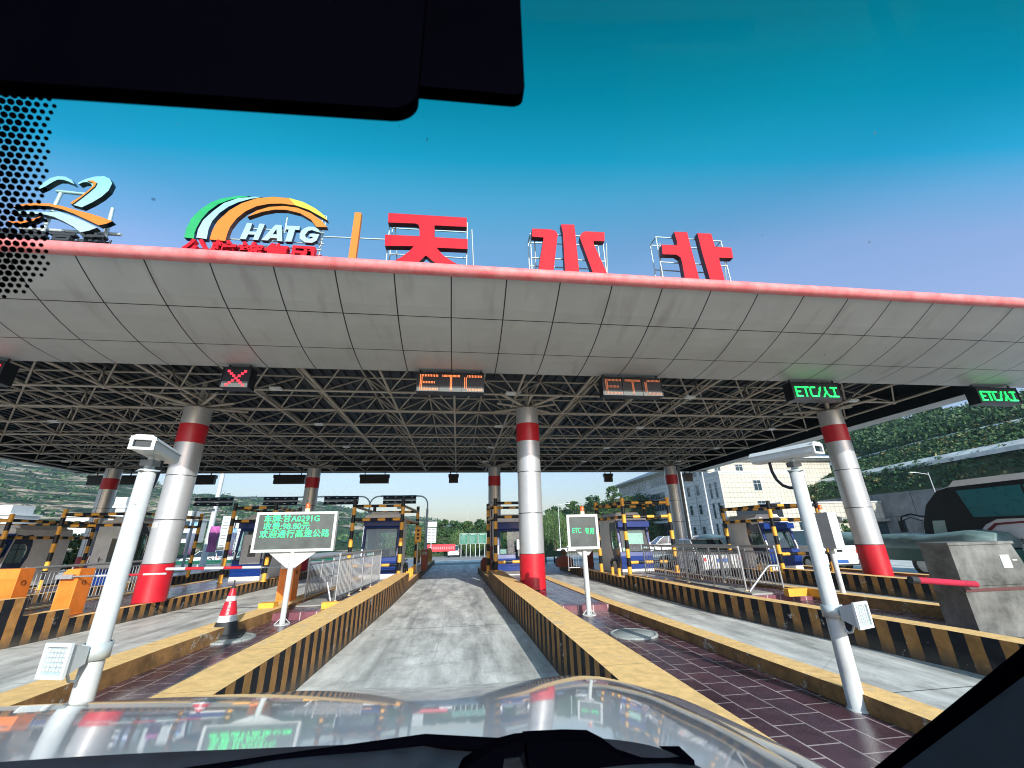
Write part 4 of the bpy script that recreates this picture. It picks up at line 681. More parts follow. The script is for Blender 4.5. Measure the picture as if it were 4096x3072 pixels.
# ------------------------------------------------------------------ toll booths
def booth(x0, x1, y0, y1, z0, z1, label, face='front', lean=.28, curve=None):
    """hollow cabin: white shell, blue slanting front with window, curved blue side window"""
    t = thing('toll_booth', label, 'toll booth', ((x0 + x1) / 2, y0, z0)); w = (x1 - x0) / 2; L = y1 - y0; H = z1 - z0; zs = .62; zt_ = H - .52
    fy = lambda z: -lean * 0 + lean * max(0, (z - zs)) / (H - zs) # front leans back as it rises
    g = MB(); g.box((-w, .02, 0), (w, L, .16), 'boothwhite'); g.build('plinth', t)
    def quad(mb, pts, m, th=.04):   # slab from 4 front pts (x,z) following the lean
        F = [(x, fy(z), z) for x, z in pts]; B = [(x, fy(z) + th, z) for x, z in pts]
        mb.add(F + B, [(0, 1, 2, 3), (7, 6, 5, 4), (0, 4, 5, 1), (1, 5, 6, 2), (2, 6, 7, 3), (3, 7, 4, 0)], m)
    g = MB(); quad(g, [(-w, .16), (w, .16), (w, zs), (-w, zs)], 'blue'); quad(g, [(-w, zs), (-w + .09, zs), (-w + .09, H - .16), (-w, H - .16)], 'blue'); quad(g, [(w - .09, zs), (w, zs), (w, H - .16), (w - .09, H - .16)], 'blue')
    quad(g, [(-w + .09, zs), (w - .09, zs), (w - .09, zs + .16), (-w + .09, zs + .16)], 'blue'); quad(g, [(-w + .09, zt_), (w - .09, zt_), (w - .09, H - .16), (-w + .09, H - .16)], 'blue')
    g.box((-w - .005, -.03, .36), (w + .005, .0, .50), 'blue'); g.box((-w, -.02, H - .42), (w, fy(H - .3), H - .20), 'blue'); g.build('blue_front', t)
    g = MB(); quad(g, [(-w + .09, zs + .16), (w - .09, zs + .16), (w - .09, zt_), (-w + .09, zt_)], 'glass', .008); fg = g.build('front_window', t)
    g = MB(); a = [(-w + .09, zs + .16), (w - .09, zs + .16), (w - .09, zt_), (-w + .09, zt_)]
    for (p, q) in zip(a, a[1:] + a[:1]): g.tube((p[0], fy(p[1]) - .006, p[1]), (q[0], fy(q[1]) - .006, q[1]), .016, 'rubber', 6)
    g.build('window_gasket', fg)
    # roof cap
    g = MB(); c = fy(H) + .0; g.prism([(-w, H - .16), (w, H - .16), (w, H - .02), (w - .06, H + .03), (-w + .06, H + .03), (-w, H - .02)], c - .07, L, 'boothwhite'); g.prism([(-w * .85, H + .03), (w * .85, H + .03), (w * .7, H + .16), (-w * .7, H + .16)], c + .25, L - .1, 'boothwhite'); g.build('roof', t)
    # side walls with a curved navy panel and a window
    for s in (-1, 1):
        xs_ = s * w; xi = xs_ - s * .05; g = MB()
        cy = [(fy(.3) + .10, .30), (.55, .36), (.85, .72), (1.02, 1.15), (1.02, 1.55), (.92, 1.85), (.62, H - .32), (fy(H - .28) + .12, H - .28)]
        win = [(fy(zs + .2) + .16, zs + .25), (.80, zs + .25), (.90, zs + .62), (.86, zt_ - .10), (.72, zt_ - .02), (fy(zt_) + .14, zt_ - .02)]
        lo = [(0.03, .16), (L, .16), (L, .75), (.9, .75), (.80, zs + .25), (fy(zs) + .16, zs + .25), (fy(zs) + .03, zs + .25)]
        hi = [(fy(zt_) + .03, zt_ - .02), (.72, zt_ - .02), (.86, zt_ - .10), (.95, zt_ - .1), (L, zt_ - .1), (L, H - .16), (fy(H) + .03, H - .16)]
        md = [(.9, .75), (L, .75), (L, zt_ - .1), (.86, zt_ - .10), (.90, zs + .62)]
        fr_ = [(fy(zs) + .03, zs + .25), (fy(zs) + .16, zs + .25), (fy(zt_) + .14, zt_ - .02), (fy(zt_) + .03, zt_ - .02)]
        for pl in (lo, hi, md, fr_): g.prism(pl, min(xs_, xi), max(xs_, xi), 'boothwhite', axis='x')
        g.build('side_wall', t)
        # navy trim ring lies 4 mm proud
        g = MB(); o_ = cy; xo, xp = xs_ + s * .004, xs_ - s * .001
        ring_o = [(fy(.3) + .05, .22), (.50, .24), (.82, .55), (1.04, 1.05), (1.06, 1.5), (.96, 1.9), (.66, H - .24), (fy(H) + .05, H - .2)]
        ring_i = [(win[0][0], win[0][1]), (.5, zs + .25), win[1], win[2], (.90, 1.35), win[3], win[4], win[5]]
        vs = [(xo, y, z) for y, z in ring_o] + [(xo, y, z) for y, z in ring_i] + [(xp, y, z) for y, z in ring_o]; n = 8
        fs = [(i, (i + 1) % n, (i + 1) % n + n, i + n) for i in range(n)] + [(i, (i + 1) % n, (i + 1) % n + 2 * n, i + 2 * n) for i in range(n)]
        g.add(vs, fs, 'navy'); g.build('navy_trim', t)
        g = MB(); g.prism(win, xs_ - s * .03, xs_ - s * .022, 'glass', axis='x'); wg = g.build('side_window', t)
        g = MB(); g.tube((xs_ - s * .02, win[0][0], 1.35), (xs_ - s * .02, .9, 1.35), .014, 'rubber', 6); g.tube((xs_ - s * .02, .55, zs + .25), (xs_ - s * .02, .55, zt_ - .02), .012, 'rubber', 6); g.build('window_bar', wg)
    # rear wall with doorway window
    g = MB(); yr = L - .05; g.box((-w + .05, yr, .16), (w - .05, L, .95), 'boothwhite'); g.box((-w + .05, yr, 1.75), (w - .05, L, H - .16), 'boothwhite'); g.box((-w + .05, yr, .95), (-w + .22, L, 1.75), 'boothwhite'); g.box((w - .4, yr, .95), (w - .05, L, 1.75), 'boothwhite'); g.build('rear_wall', t)
    g = MB(); g.box((-w + .22, yr + .02, .95), (w - .4, yr + .028, 1.75), 'glass'); g.build('rear_window', t)
    g = MB(); g.box((-w + .08, .35, .7), (w - .08, .95, .74), 'greyconc'); g.box((-.05, .45, .74), (.30, .62, 1.05), 'rubber'); g.box((-w + .15, .5, .74), (-w + .4, .75, .95), 'whitemetal'); g.build('desk', t)
    return t
def fg_notice(t, x0, x1, z0, z1, y, m='papergreen'):
    g = MB(); g.box((x0, y, z0), (x1, y + .004, z1), m); return g.build('notice_sheet', t)
bo = booth(-3.82, -2.38, 18.25, 20.9, .335, 2.72, 'blue-fronted toll booth left of the centre lane')
bo = booth(1.62, 3.05, 17.6, 20.0, .335, 2.50, 'blue-fronted toll booth partly hidden by the central red and silver column')
g = MB(); g.box((.02, -.30, .95), (.62, -.02, 1.32), 'whitemetal'); g.box((.06, -.28, .70), (.60, -.04, .93), 'galv'); g.build('lane_equipment_box', bo)
bo = booth(6.36, 7.66, 16.6, 18.9, .335, 2.45, 'white and blue toll booth with pale notices, left of the steel railings'); fg_notice(bo, -.38, .42, 1.05, 1.68, .20)
bo = booth(12.0, 13.3, 15.7, 18.1, .33, 2.25, 'toll booth at the right beside the white pickup truck'); fg_notice(bo, -.15, .25, 1.15, 1.55, .20)
bo = booth(-9.1, -7.95, 19.4, 22.0, .33, 2.75, 'toll booth standing behind the striped boom, left of the LED fee display')
for zz0, zz1, m_ in ((.9, 1.5, 'white'),):
    g = MB(); g.box((-.28, -.03, .62), (.5, -.006, 1.75), 'white'); g.box((-.02, -.036, .9), (.28, -.03, 1.35), 'darkglass'); g.build('door', bo)
bo = booth(-14.75, -13.3, 19.8, 22.4, .33, 2.75, 'white toll booth with a door, behind the left silver column')
g = MB(); g.box((-.60, -.03, .30), (.62, -.006, 2.30), 'white'); g.box((.0, -.036, .75), (.36, -.03, 1.72), 'darkglass'); g.box((-.62, -.035, .0), (.66, -.03, .62), 'blue'); d_ = g.build('door', bo); g = MB(); g.tube((-.25, -.06, .92), (-.10, -.06, .92), .012, 'black'); g.tube((-.25, -.06, .84), (-.25, -.06, 1.02), .015, 'black'); g.build('handle', d_)
bo = booth(-18.6, -16.75, 18.6, 21.3, .36, 2.45, 'shaded toll booth at the left picture edge with curved dark window')
g = MB(); g.prism([(-.62, .35), (.92, .35), (.92, 1.66), (.35, 1.62), (-.2, 1.35), (-.5, .9)], -.035, -.03, 'navy'); g.prism([(-.35, .62), (.78, .62), (.78, 1.42), (.3, 1.40), (-.1, 1.2)], -.042, -.036, 'darkglass'); g.build('curved_window', bo)

# ------------------------------------------------------------------ striped protection frames
def guard_frame(x0, x1, y0, y1, zb0, zt_, label, rails=(.18, .70), low=2.3, zb1=None, xr0=None, xr1=None, skip=()):
    t = thing('booth_guard', label, 'protection frame', (x0, y0, zb0)); r = .075; xr0 = x0 if xr0 is None else xr0; xr1 = x1 if xr1 is None else xr1; zb1 = zb0 if zb1 is None else zb1
    P = {'fl': (x0, y0, zb0), 'fr': (x1, y0, zb0), 'rl': (xr0, y1, zb1), 'rr': (xr1, y1, zb1)}
    o = Vector((x0, y0, zb0))
    for k, p in P.items():
        if k in skip: continue
        g = MB(); a = Vector(p) - o; g.banded(a, (a.x, a.y, zt_ - zb0), r, .30, M['yel'], M['black'], 14); g.lathe([(.11, 0), (.11, .02), (r, .03)], (a.x, a.y), 'yel', 12) if k[0] == 'f' else None
        if k[0] != 'f': pass
        g.build('post', t)
    for dz in rails:
        z = zt_ - zb0 - dz
        for a, b in (('fl', 'fr'), ('rl', 'rr'), ('fl', 'rl'), ('fr', 'rr')):
            if a in skip or b in skip: continue
            A = Vector(P[a]) - o; B = Vector(P[b]) - o; A.z = B.z = z; d_ = (B - A).normalized() * r
            g = MB(); g.banded(A + d_, B - d_, .055, .28, M['black'], M['yel'], 12); g.build('rail', t)
    if 'fl' not in skip and low:
        z = zt_ - zb0 - low; g = MB(); g.banded((r, 0, z), ((x1 - x0) - r if low > 0 else 0, 0, z), .055, .30, M['yel'], M['black'], 12); g.build('low_rail', t)
    return t
guard_frame(-4.12, -2.22, 17.7, 21.9, .335, 3.30, 'striped frame around the booth left of the centre lane', rails=(.25, .77), low=2.46, xr1=-2.0)
guard_frame(1.46, 3.0, 16.7, 19.4, .335, 3.2, 'striped frame around the booth behind the central column', xr0=1.36, low=2.33)
guard_frame(6.28, 8.12, 15.7, 17.9, .335, 3.08, 'striped frame around the booth beside the steel railings', xr0=5.95, low=2.3)
guard_frame(11.78, 13.8, 14.9, 17.4, .33, 2.85, 'striped frame around the booth beside the pickup truck', xr0=11.5, low=1.9)
guard_frame(-9.08, -7.5, 18.75, 21.5, .33, 3.3, 'striped frame around the booth left of the LED fee display', low=0)
guard_frame(-15.2, -12.4, 18.7, 22.6, .33, 3.15, 'striped frame around the white booth behind the left column', low=0, rails=(.2, .62))
guard_frame(-20.5, -16.35, 18.0, 21.8, .33, 2.95, 'shaded striped frame at the left picture edge', low=0, rails=(.22, .82))
def hoop(x, y0, y1, z, h, label, ax='y'):
    t = thing('guard_hoop', label, 'guard hoop', (x, y0, z)); g = MB(); L = y1 - y0
    V = (lambda a, b: (0, a, b)) if ax == 'y' else (lambda a, b: (a, 0, b))
    g.tube(V(0, 0), V(0, h * .45), .06, 'yel', 12); g.tube(V(L, 0), V(L, h * .45), .06, 'yel', 12); pts = [V(0, h * .45)]
    for i in range(9):
        a = math.pi * i / 8; pts.append(V(L / 2 - L / 2 * math.cos(a), h * .72 + .13 * math.sin(a)))
    pts.append(V(L, h * .45)); g.path(pts, .06, 'black', 12); g.build('bent_tube', t); return t
hoop(-1.98, 17.5, 18.2, .29, .62, 'black and yellow hoop at the foot of the left booth frame')
hoop(1.42, 17.2, 17.7, .29, .62, 'black and yellow hoop beside the booth behind the central column')
hoop(5.95, 15.9, 16.6, .33, .58, 'black and yellow hoop beside the booth left of the railings')
hoop(11.6, 15.3, 15.9, .35, .5, 'black and yellow hoop beside the booth near the pickup truck')
for i, y in enumerate((18.6, 19.3, 20.0)):
    g = MB(); g.tube((-1.93, y, .28), (-1.93, y, .62), .05, 'yel', 10); g.lathe([(.05, .62), (.0, .65)], (-1.93, y), 'yel', 10); g.build('short_bollard', label='short yellow bollard on the kerb beside the left booth', cat='bollard', group='short yellow bollards beside the left booth')
g = MB(); g.box((-2.02, 21.2, 1.62), (-1.72, 21.22, 2.30), 'yel'); [g.box((-1.93, 21.193, z), (-1.81, 21.199, z + .09), 'black') for z in (2.1, 1.92, 1.76)]; g.tube((-1.87, 21.24, .28), (-1.87, 21.24, 2.3), .03, 'white'); g.build('yellow_lane_sign', label='small upright yellow sign behind the left booth frame', cat='sign')

# ------------------------------------------------------------------ stainless railings
def railing(pts, zb_, h, label, nb=.10, bend=False):
    """pts: polyline (x,y)"""
    t = thing('steel_railing', label, 'railing', (pts[0][0], pts[0][1], zb_)); o = Vector((pts[0][0], pts[0][1], 0))
    bal = MB(); rl = MB()
    for (a, b) in zip(pts, pts[1:]):
        A = Vector((*a, 0)) - o; B = Vector((*b, 0)) - o; L = (B - A).length
        for z, r in ((h, .034), (h - .13, .017), (.10, .019)): rl.tube((A.x, A.y, z), (B.x, B.y, z), r, 'chrome', 10)
        n = int(L / nb)
        for i in range(1, n):
            p = A.lerp(B, i / n); bal.tube((p.x, p.y, .10), (p.x, p.y, h - .13), .011, 'chrome', 6, caps=False)
        k = max(1, round(L / 1.1))
        for i in range(k + 1):
            p = A.lerp(B, i / k); g = MB(); g.tube((p.x, p.y, 0), (p.x, p.y, h - .02), .022, 'chrome', 10); g.lathe([(.045, 0), (.045, .01), (.022, .02)], (p.x, p.y), 'kerbtop', 10); g.build('post', t)
    rl.build('rails', t); bal.build('balusters', t); return t
r1 = railing([(-2.88, 11.45), (-2.58, 15.6)], .40, 1.04, 'steel railing nearest the centre lane on the left island')
r2 = railing([(-3.85, 12.3), (-3.65, 16.2)], .34, .98, 'steel railing behind the orange cabinet on the left island')
for t_, p in ((r1, 0),):
    g = MB(); g.path([(0, 0, .55), (-.22, 0, .55), (-.25, -.02, .50), (-.08, -.1, .02)], .024, 'chrome', 10); g.build('handrail', t_)
railing([(6.76, 9.9), (6.15, 14.0)], .45, .95, 'long steel railing beside the striped wall at the right')
r4 = railing([(7.72, 9.9), (7.35, 14.0)], .42, .97, 'steel railing on the far side of the stairwell at the right')
g = MB(); g.path([(0, 0, .55), (-.25, 0, .55), (-.35, -.02, .50), (-.92, -.05, .02)], .026, 'chrome', 10); g.build('handrail', r4)
railing([(-10.6, 12.5), (-9.9, 17.0)], .33, .95, 'railing behind the orange cabinets at the far left')
railing([(4.9, 19.2), (5.6, 19.2)], .33, .9, 'short railing beside the booth behind the small LED display')
# concrete side slabs and painted blocks round the stairwells
def block(a, b, m, name, label, cat, top=None, group=None): g = MB(); g.box(a, b, m, top=top); return g.build(name, label=label, cat=cat, group=group)
block((-3.68, 11.2, .34), (-2.95, 15.4, .37), 'greyconc', 'stairwell_cover', 'grey concrete slab between the two railings on the left island', 'concrete slab')
block((-2.98, 10.72, .34), (-2.40, 10.90, .47), 'yel', 'painted_block', 'yellow painted block at the foot of the left steel railing', 'kerb block')
block((-4.32, 10.75, .34), (-4.0, 11.0, .50), 'yel', 'painted_block', 'yellow painted block in front of the orange cabinet behind the display', 'kerb block')
block((7.55, 9.55, .34), (8.05, 9.70, .50), 'yel', 'painted_block', 'yellow painted block at the end of the right stairwell', 'kerb block')
block((8.05, 9.2, .34), (8.15, 9.7, .50), 'yel', 'painted_block', 'narrow ochre block turned along the right stairwell end', 'kerb block')
block((6.95, 10.0, .34), (7.5, 13.8, .375), 'greyconc', 'stairwell_cover', 'grey concrete slab between the railings at the right', 'concrete slab')

# ------------------------------------------------------------------ vehicles
def wheel(t, x, y, r, w, lab=None):
    g = MB(); s = 1 if x > 0 else -1
    prof = [(r * .62, -w / 2), (r * .95, -w / 2), (r, -w * .3), (r, w * .3), (r * .95, w / 2), (r * .62, w / 2)]
    vs = []; n = 20
    for rr, d_ in prof: vs += [(x + d_, y + rr * math.cos(2 * math.pi * i / n), r + rr * math.sin(2 * math.pi * i / n)) for i in range(n)]
    g.add(vs, [(j * n + i, (j + 1) * n + i, (j + 1) * n + (i + 1) % n, j * n + (i + 1) % n) for j in range(5) for i in range(n)], 'rubber', True); g.build('tyre', t)
    g = MB(); g.tube((x - w * .42, y, r), (x + w * .42, y, r), r * .62, 'frame', 16); g.build('rim', t)
def car(x, y, rz, label, paint, L=4.6, Wd=1.8, H=1.5, z=0., style='suv', taper=.16):
    """seen mostly from behind: rear is at local y=0, nose at +L"""
    t = thing('parked_car' if style != 'pickup' else 'pickup_truck', label, 'car' if style != 'pickup' else 'pickup truck', (x, y, z), rz=rz); w = Wd / 2; sh = H * .56
    pr = {'suv': [(0.06, .35), (0.0, .62), (.02, sh), (.16, sh + .04), (L * .74, sh - .04), (L - .25, sh * .84), (L - .02, sh * .66), (L, .38), (L * .86, .28), (.3, .28)],
          'sedan': [(0.06, .35), (0.0, .62), (.03, sh + .06), (.5, sh + .10), (L * .72, sh - .02), (L - .3, sh * .82), (L - .02, sh * .62), (L, .36), (L * .86, .26), (.3, .26)],
          'pickup': [(0.06, .42), (0.0, .62), (0, sh + .1), (.05, sh + .13), (L * .72, sh + .1), (L - .25, sh * .95), (L, .8), (L, .45), (L * .86, .34), (.3, .34)]}[style]
    g = MB(); n = len(pr)
    lay = [(-w, .10), (-w * .0 - w + .0, 0)]
    cols = [(-w + .10, .94), (-w, 1.), (w, 1.), (w - .10, .94)]
    # bevelled sides: three sections
    cy, cz = L / 2, .6; vs = []
    for xx, k in cols: vs += [(xx, cy + (a - cy) * (.985 if k < 1 else 1), cz + (b - cz) * k) for a, b in pr]
    fs = [tuple(reversed(range(n)))] if True else []
    for j in range(3): fs += [(j * n + i, j * n + (i + 1) % n, (j + 1) * n + (i + 1) % n, (j + 1) * n + i) for i in range(n)]
    fs.append(tuple(3 * n + i for i in range(n)))
    g.add(vs, fs, paint); g.build('body', t)
    c0, c1, r0, r1 = {'suv': (.10, L * .70, .42, L * .52), 'sedan': (.55, L * .70, 1.15, L * .50), 'pickup': (L * .34, L * .76, L * .40, L * .62)}[style]
    zb_, ztp = sh + (.02 if style != 'pickup' else .1), H; wi = w - taper
    g = MB(); vs = [(-w + .05, c0, zb_), (w - .05, c0, zb_), (w - .05, c1, zb_), (-w + .05, c1, zb_), (-wi, r0, ztp), (wi, r0, ztp), (wi, r1, ztp), (-wi, r1, ztp)]
    g.add(vs, [(0, 1, 5, 4), (1, 2, 6, 5), (2, 3, 7, 6), (3, 0, 4, 7)], 'darkglass'); g.build('windows', t)
    g = MB(); g.add([(-wi - .01, r0 - .06, ztp), (wi + .01, r0 - .06, ztp), (wi + .01, r1 + .04, ztp), (-wi - .01, r1 + .04, ztp), (-wi + .08, r0 + .05, ztp + .05), (wi - .08, r0 + .05, ztp + .05), (wi - .08, r1 - .05, ztp + .05), (-wi + .08, r1 - .05, ztp + .05)], [(0, 1, 5, 4), (1, 2, 6, 5), (2, 3, 7, 6), (3, 0, 4, 7), (4, 5, 6, 7)], paint)
    for s in (-1, 1):
        for (ya, yb) in ((c0, r0), (c1, r1), ((c0 + c1) / 2, (r0 + r1) / 2)): g.tube((s * (w - .05), ya, zb_), (s * wi, yb, ztp), .035, paint, 6)
    g.build('roof', t)
    for s in (-1, 1):
        g = MB(); g.box((s * w - (.17 if s > 0 else -.02), -.015, sh - .17), (s * w + (.02 if s < 0 else -.02) + (.15 if s < 0 else 0), .06, sh - .04), 'taillight'); g.build('tail_light', t)
        for yy in (.85, L - .9):
            g = thing('wheel', None, None, (0, 0, 0)); g.parent = t; wheel(g, s * (w - .10), yy, .34, .22)
        g = MB(); g.box((s * w - .02, L * .66, sh + .02), (s * w + s * .16 + .02, L * .66 + .08, sh + .17), paint) if s > 0 else g.box((-w - .16, L * .66, sh + .02), (-w + .02, L * .66 + .08, sh + .17), paint); g.build('wing_mirror', t)
    g = MB(); g.box((-w * .95, -.05, .33), (w * .95, .12, .52), paint if style != 'pickup' else 'whitemetal'); g.box((-w * .8, -.055, .30), (w * .8, .1, .36), 'rubber'); g.build('rear_bumper', t)
    g = MB(); g.box((-.24, -.062, .40) if style == 'pickup' else (-.24, -.02, .60), (.24, -.051, .53) if style == 'pickup' else (.24, -.006, .73), 'plate'); g.build('number_plate', t)
    if style == 'pickup': g = MB(); g.box((-w + .08, -.012, .60), (w - .08, -.002, sh + .05), paint); g.box((-.12, -.025, sh - .12), (.12, -.012, sh - .03), 'black'); g.build('tailgate', t)
    return t
car(-.60, 76, 0, 'white off-road car driving away on the road beyond the lane', 'carwhite', H=1.80, Wd=1.9, z=-1.25)
car(10.95, 17.2, R(-3), 'silver car seen through the steel railings, tail lights glowing', 'carsilver', H=1.45, Wd=1.72, style='sedan')
car(16.45, 17.2, R(-4), 'white pickup truck with blue number plate behind the right-hand column', 'carwhite', H=1.72, Wd=1.8, style='pickup', L=5.2)
for x, y, rz, lab, p, st, z in ((18.5, 60, 1.3, 'white car parked far off behind the black fence', 'carwhite', 'suv', -.6), (24.5, 45.5, 1.5, 'silver car parked along the black fence', 'carsilver', 'sedan', -.1), (28.5, 46, 1.5, 'white car half hidden by the black fence railings', 'carwhite', 'suv', -.1),
                               (-25.5, 60, 1.4, 'white car in the car park left of the tall pole', 'carwhite', 'sedan', -.6), (-22.5, 58, 1.5, 'silver car in the car park between the banners', 'carsilver', 'sedan', -.6), (-30.5, 62, 1.5, 'white van-like car at the far left car park', 'carwhite', 'suv', -.6)):
    car(x, y, rz, lab, p, style=st, z=z)
# coach ------------------------------------------------------------
t = thing('coach', 'white and black tour coach with large teal side windows at the right edge', 'bus', (19.0, 15.6, 0)); L = 11.5; Wd = 2.5
pr = [(0, .35), (.10, 1.2), (-.12, 1.9), (-.45, 2.6), (-1.0, 3.1), (-1.7, 3.30), (-L + .3, 3.34), (-L, 3.1), (-L, .35)]
g = MB(); g.prism(pr, .02, Wd, 'carwhite', axis='x'); g.build('body', t)
g = MB(); g.prism([(.05, 1.0), (-.13, 1.9), (-.46, 2.6), (-1.02, 3.1), (-1.75, 3.27), (-L + .4, 3.22), (-L + .3, 2.02), (-3.2, 1.98), (-2.6, 1.98), (-2.2, 1.80), (-1.45, 1.08)], -.005, .02, 'black', axis='x'); g.build('black_side_panel', t)
for i in range(5):
    a = -1.95 - i * 1.75; g = MB(); g.prism([(a - (0 if i else .0), 2.07), (a - (0 if i else -.25), 3.05), (a - 1.68, 3.06), (a - 1.68, 2.07)], -.012, -.005, mat('coach_window_teal', (.010, .16, .19), .3, var=.1, spec=.5), axis='x'); g.build('side_window', t)
g = MB(); g.prism([(-.38, 1.35), (-.50, 2.0), (-.95, 2.0), (-.85, 1.35)], -.012, -.005, 'papergreen', axis='x'); g.build('driver_window', t)
g = MB(); g.prism([(-1.5, 3.20), (-1.75, 3.42), (-L + .5, 3.46), (-L + .5, 3.30)], -.03, Wd, 'carwhite', axis='x'); g.build('roof_trim', t)
g = MB(); g.path([(.0, -.25, 2.15), (.0, .25, 2.30), (-.05, .62, 2.22), (-.05, .72, 2.0)], .035, 'black'); g.box((-.09, .62, 1.60), (.05, .80, 2.05), 'black'); g.path([(.0, -.15, 2.0), (.0, .3, 2.16), (-.05, .62, 2.05)], .02, 'black'); g.build('mirror_arm', t)
text('核载37', .22, 'black', t, 'small_lettering', (-.012, -3.25, 1.22), rot=(R(90), 0, R(-90)), ext=.001)
g = MB(); g.prism([(-1.5, 1.12), (-2.5, 1.85), (-3.5, 1.9), (-3.5, 1.84), (-2.55, 1.78), (-1.7, 1.10)], -.008, -.0055, mat('coach_red_swoosh', (.20, .02, .03), .4), axis='x'); g.build('red_swoosh', t)
for yy in (-2.9, -9.2):
    w_ = thing('wheel', None, None, (0, 0, 0)); w_.parent = t; wheel(w_, .12, yy, .48, .28)
# flatbed lorry -----------------------------------------------------
t = thing('cargo_lorry', 'low green lorry trailer under a grey-green tarpaulin beside the coach', 'lorry', (17.6, 12.5, 0))
g = MB(); g.box((0, 0, .55), (1.2, 18, 1.05), mat('lorry_green', (.005, .075, .065), .4)); g.build('cargo_bed', t)
tp = mat('tarpaulin', (.17, .27, .27), .45, var=.35, scale=3, bump=.4, bscale=6, stretch=(1, .3, 1)); g = MB()
secs = []; 
for i in range(25):
    yy = i * .75; k = .07 * math.sin(i * 1.7) + .05 * math.sin(i * .9); secs.append([(-.03, yy, 1.0), (-.02, yy, 1.32 + k), (.25, yy, 1.52 + k), (.95, yy, 1.54 + k), (1.22, yy, 1.3 + k), (1.23, yy, 1.0)])
vs = [p for s in secs for p in s]; g.add(vs, [(i * 6 + j, (i + 1) * 6 + j, (i + 1) * 6 + j + 1, i * 6 + j + 1) for i in range(24) for j in range(5)] + [(0, 1, 2, 3, 4, 5)], tp, True); g.build('tarpaulin', t)
for yy in (1.2, 2.4, 13, 14.3):
    w_ = thing('wheel', None, None, (0, 0, 0)); w_.parent = t; wheel(w_, .18, yy, .42, .26)
# ------------------------------------------------------------------ office building
t = thing('office_building', 'four-storey stone-clad office building with blue-grey hipped roof', 'building', (40.6, 60.6, 0)); ox, oy = 40.6, 60.6
def bld(name, x0, x1, y0, y1, z0, z1):
    g = MB(); o_ = [(x0 - ox, y0 - oy), (x1 - ox, y0 - oy), (x1 - ox, y1 - oy), (x0 - ox, y1 - oy)]; v = [(*p, z0) for p in o_] + [(*p, z1) for p in o_]
    g.add(v, [(3, 0, 4, 7), (1, 2, 6, 5)], 'stoneL'); g.add(v, [(0, 1, 5, 4), (2, 3, 7, 6)], 'stoneF'); g.add(v, [(4, 5, 6, 7)], 'greyconc'); return g.build(name, t)
bld('front_block', 40.6, 55.5, 60.6, 66, -1, 10.6); bld('main_block', 42.3, 66, 66, 107, -1, 13.3)
g = MB(); g.box((-.12, -.12, 10.6), (15.05, 5.5, 10.85), 'white'); g.box((-.06, -.06, 10.35), (15.0, 5.45, 10.6), 'white'); g.build('parapet_coping', t)
g = MB()
for k, (ov, z0, z1) in enumerate(((.5, 13.3, 13.5), (.95, 13.5, 13.68), (1.3, 13.68, 13.95))): g.box((42.3 - ox - ov, 66 - oy - ov, z0), (66 - ox + ov, 107 - oy + ov, z1), 'white')
g.build('stepped_eaves', t)
g = MB(); x0, x1, y0, y1 = 42.3 - ox - 1.3, 66 - ox + 1.3, 66 - oy - 1.3, 107 - oy + 1.3; v = [(x0, y0, 13.96), (x1, y0, 13.96), (x1, y1, 13.96), (x0, y1, 13.96), ((x0 + x1) / 2, y0 + 12, 18.6), ((x0 + x1) / 2, y1 - 12, 18.6)]
g.add(v, [(0, 1, 4), (1, 2, 5, 4), (2, 3, 5), (3, 0, 4, 5)], mat('roof_blue_slate', (.11, .17, .24), .6, var=.15)); g.build('roof', t)
wf = mat('window_frame_grey', (.42, .45, .47), .4); wg = mat('office_window_glass', (.03, .055, .07), .08, var=.3, spec=.9)
def winL(x, y, z0, z1, w, n=1):   # on a wall facing -x
    g = MB(); x -= ox; y -= oy; g.box((x - .03, y, z0), (x + .02, y + w, z1), wg); q = g.build('window', t)
    g = MB(); [g.box((x - .06, a, z0 - .04), (x + .0, a + .06, z1 + .04), wf) for a in [y - .05, y + w - .01] + [y + w * (i + 1) / (n + 1) for i in range(n if n > 1 else 0)]]; g.box((x - .06, y, z0 - .05), (x, y + w, z0 + .02), wf); g.box((x - .06, y, z1 - .02), (x, y + w, z1 + .05), wf); g.box((x - .055, y, lerp(z0, z1, .62)), (x, y + w, lerp(z0, z1, .66)), wf); g.build('window_frame', q)
def winF(x, y, z0, z1, w):
    g = MB(); x -= ox; y -= oy; g.box((x, y - .03, z0), (x + w, y + .02, z1), wg); q = g.build('window', t)
    g = MB(); [g.box((a, y - .06, z0 - .04), (a + .06, y, z1 + .04), wf) for a in (x - .05, x + w / 2 - .03, x + w - .01)]; g.box((x, y - .06, z0 - .05), (x + w, y, z0 + .02), wf); g.box((x, y - .06, z1 - .02), (x + w, y, z1 + .05), wf); g.box((x, y - .055, lerp(z0, z1, .66)), (x + w, y, lerp(z0, z1, .70)), wf); g.build('window_frame', q)
for z0, z1 in ((11.2, 12.95), (8.0, 9.65), (4.75, 6.35), (1.3, 2.7)):
    for y in (67.6, 69.6, 72.6, 74.4, 76.2, 79): winL(42.3, y, z0, z1, .85)
    yy = 91.5
    for i in range(9 if z0 > 5 else 5): winL(42.3, yy + i * 1.55, z0, z1, .7)
winL(42.3, 81.6, 11.3, 12.95, 6.2, 6); winL(42.3, 82.2, 6.2, 9.8, 6.6, 5); winL(42.3, 82.2, 1.4, 4.6, 6.6, 5)
for z0, z1 in ((6.9, 9.25), (3.8, 6.1), (1.3, 3.0)):
    for y in (61.6, 63.1): winL(40.6, y, z0, z1, .55)
for z0, z1 in ((7.8, 9.35), (5.0, 6.2), (1.6, 3.2)): winF(46.2, 60.6, z0, z1, 1.25)
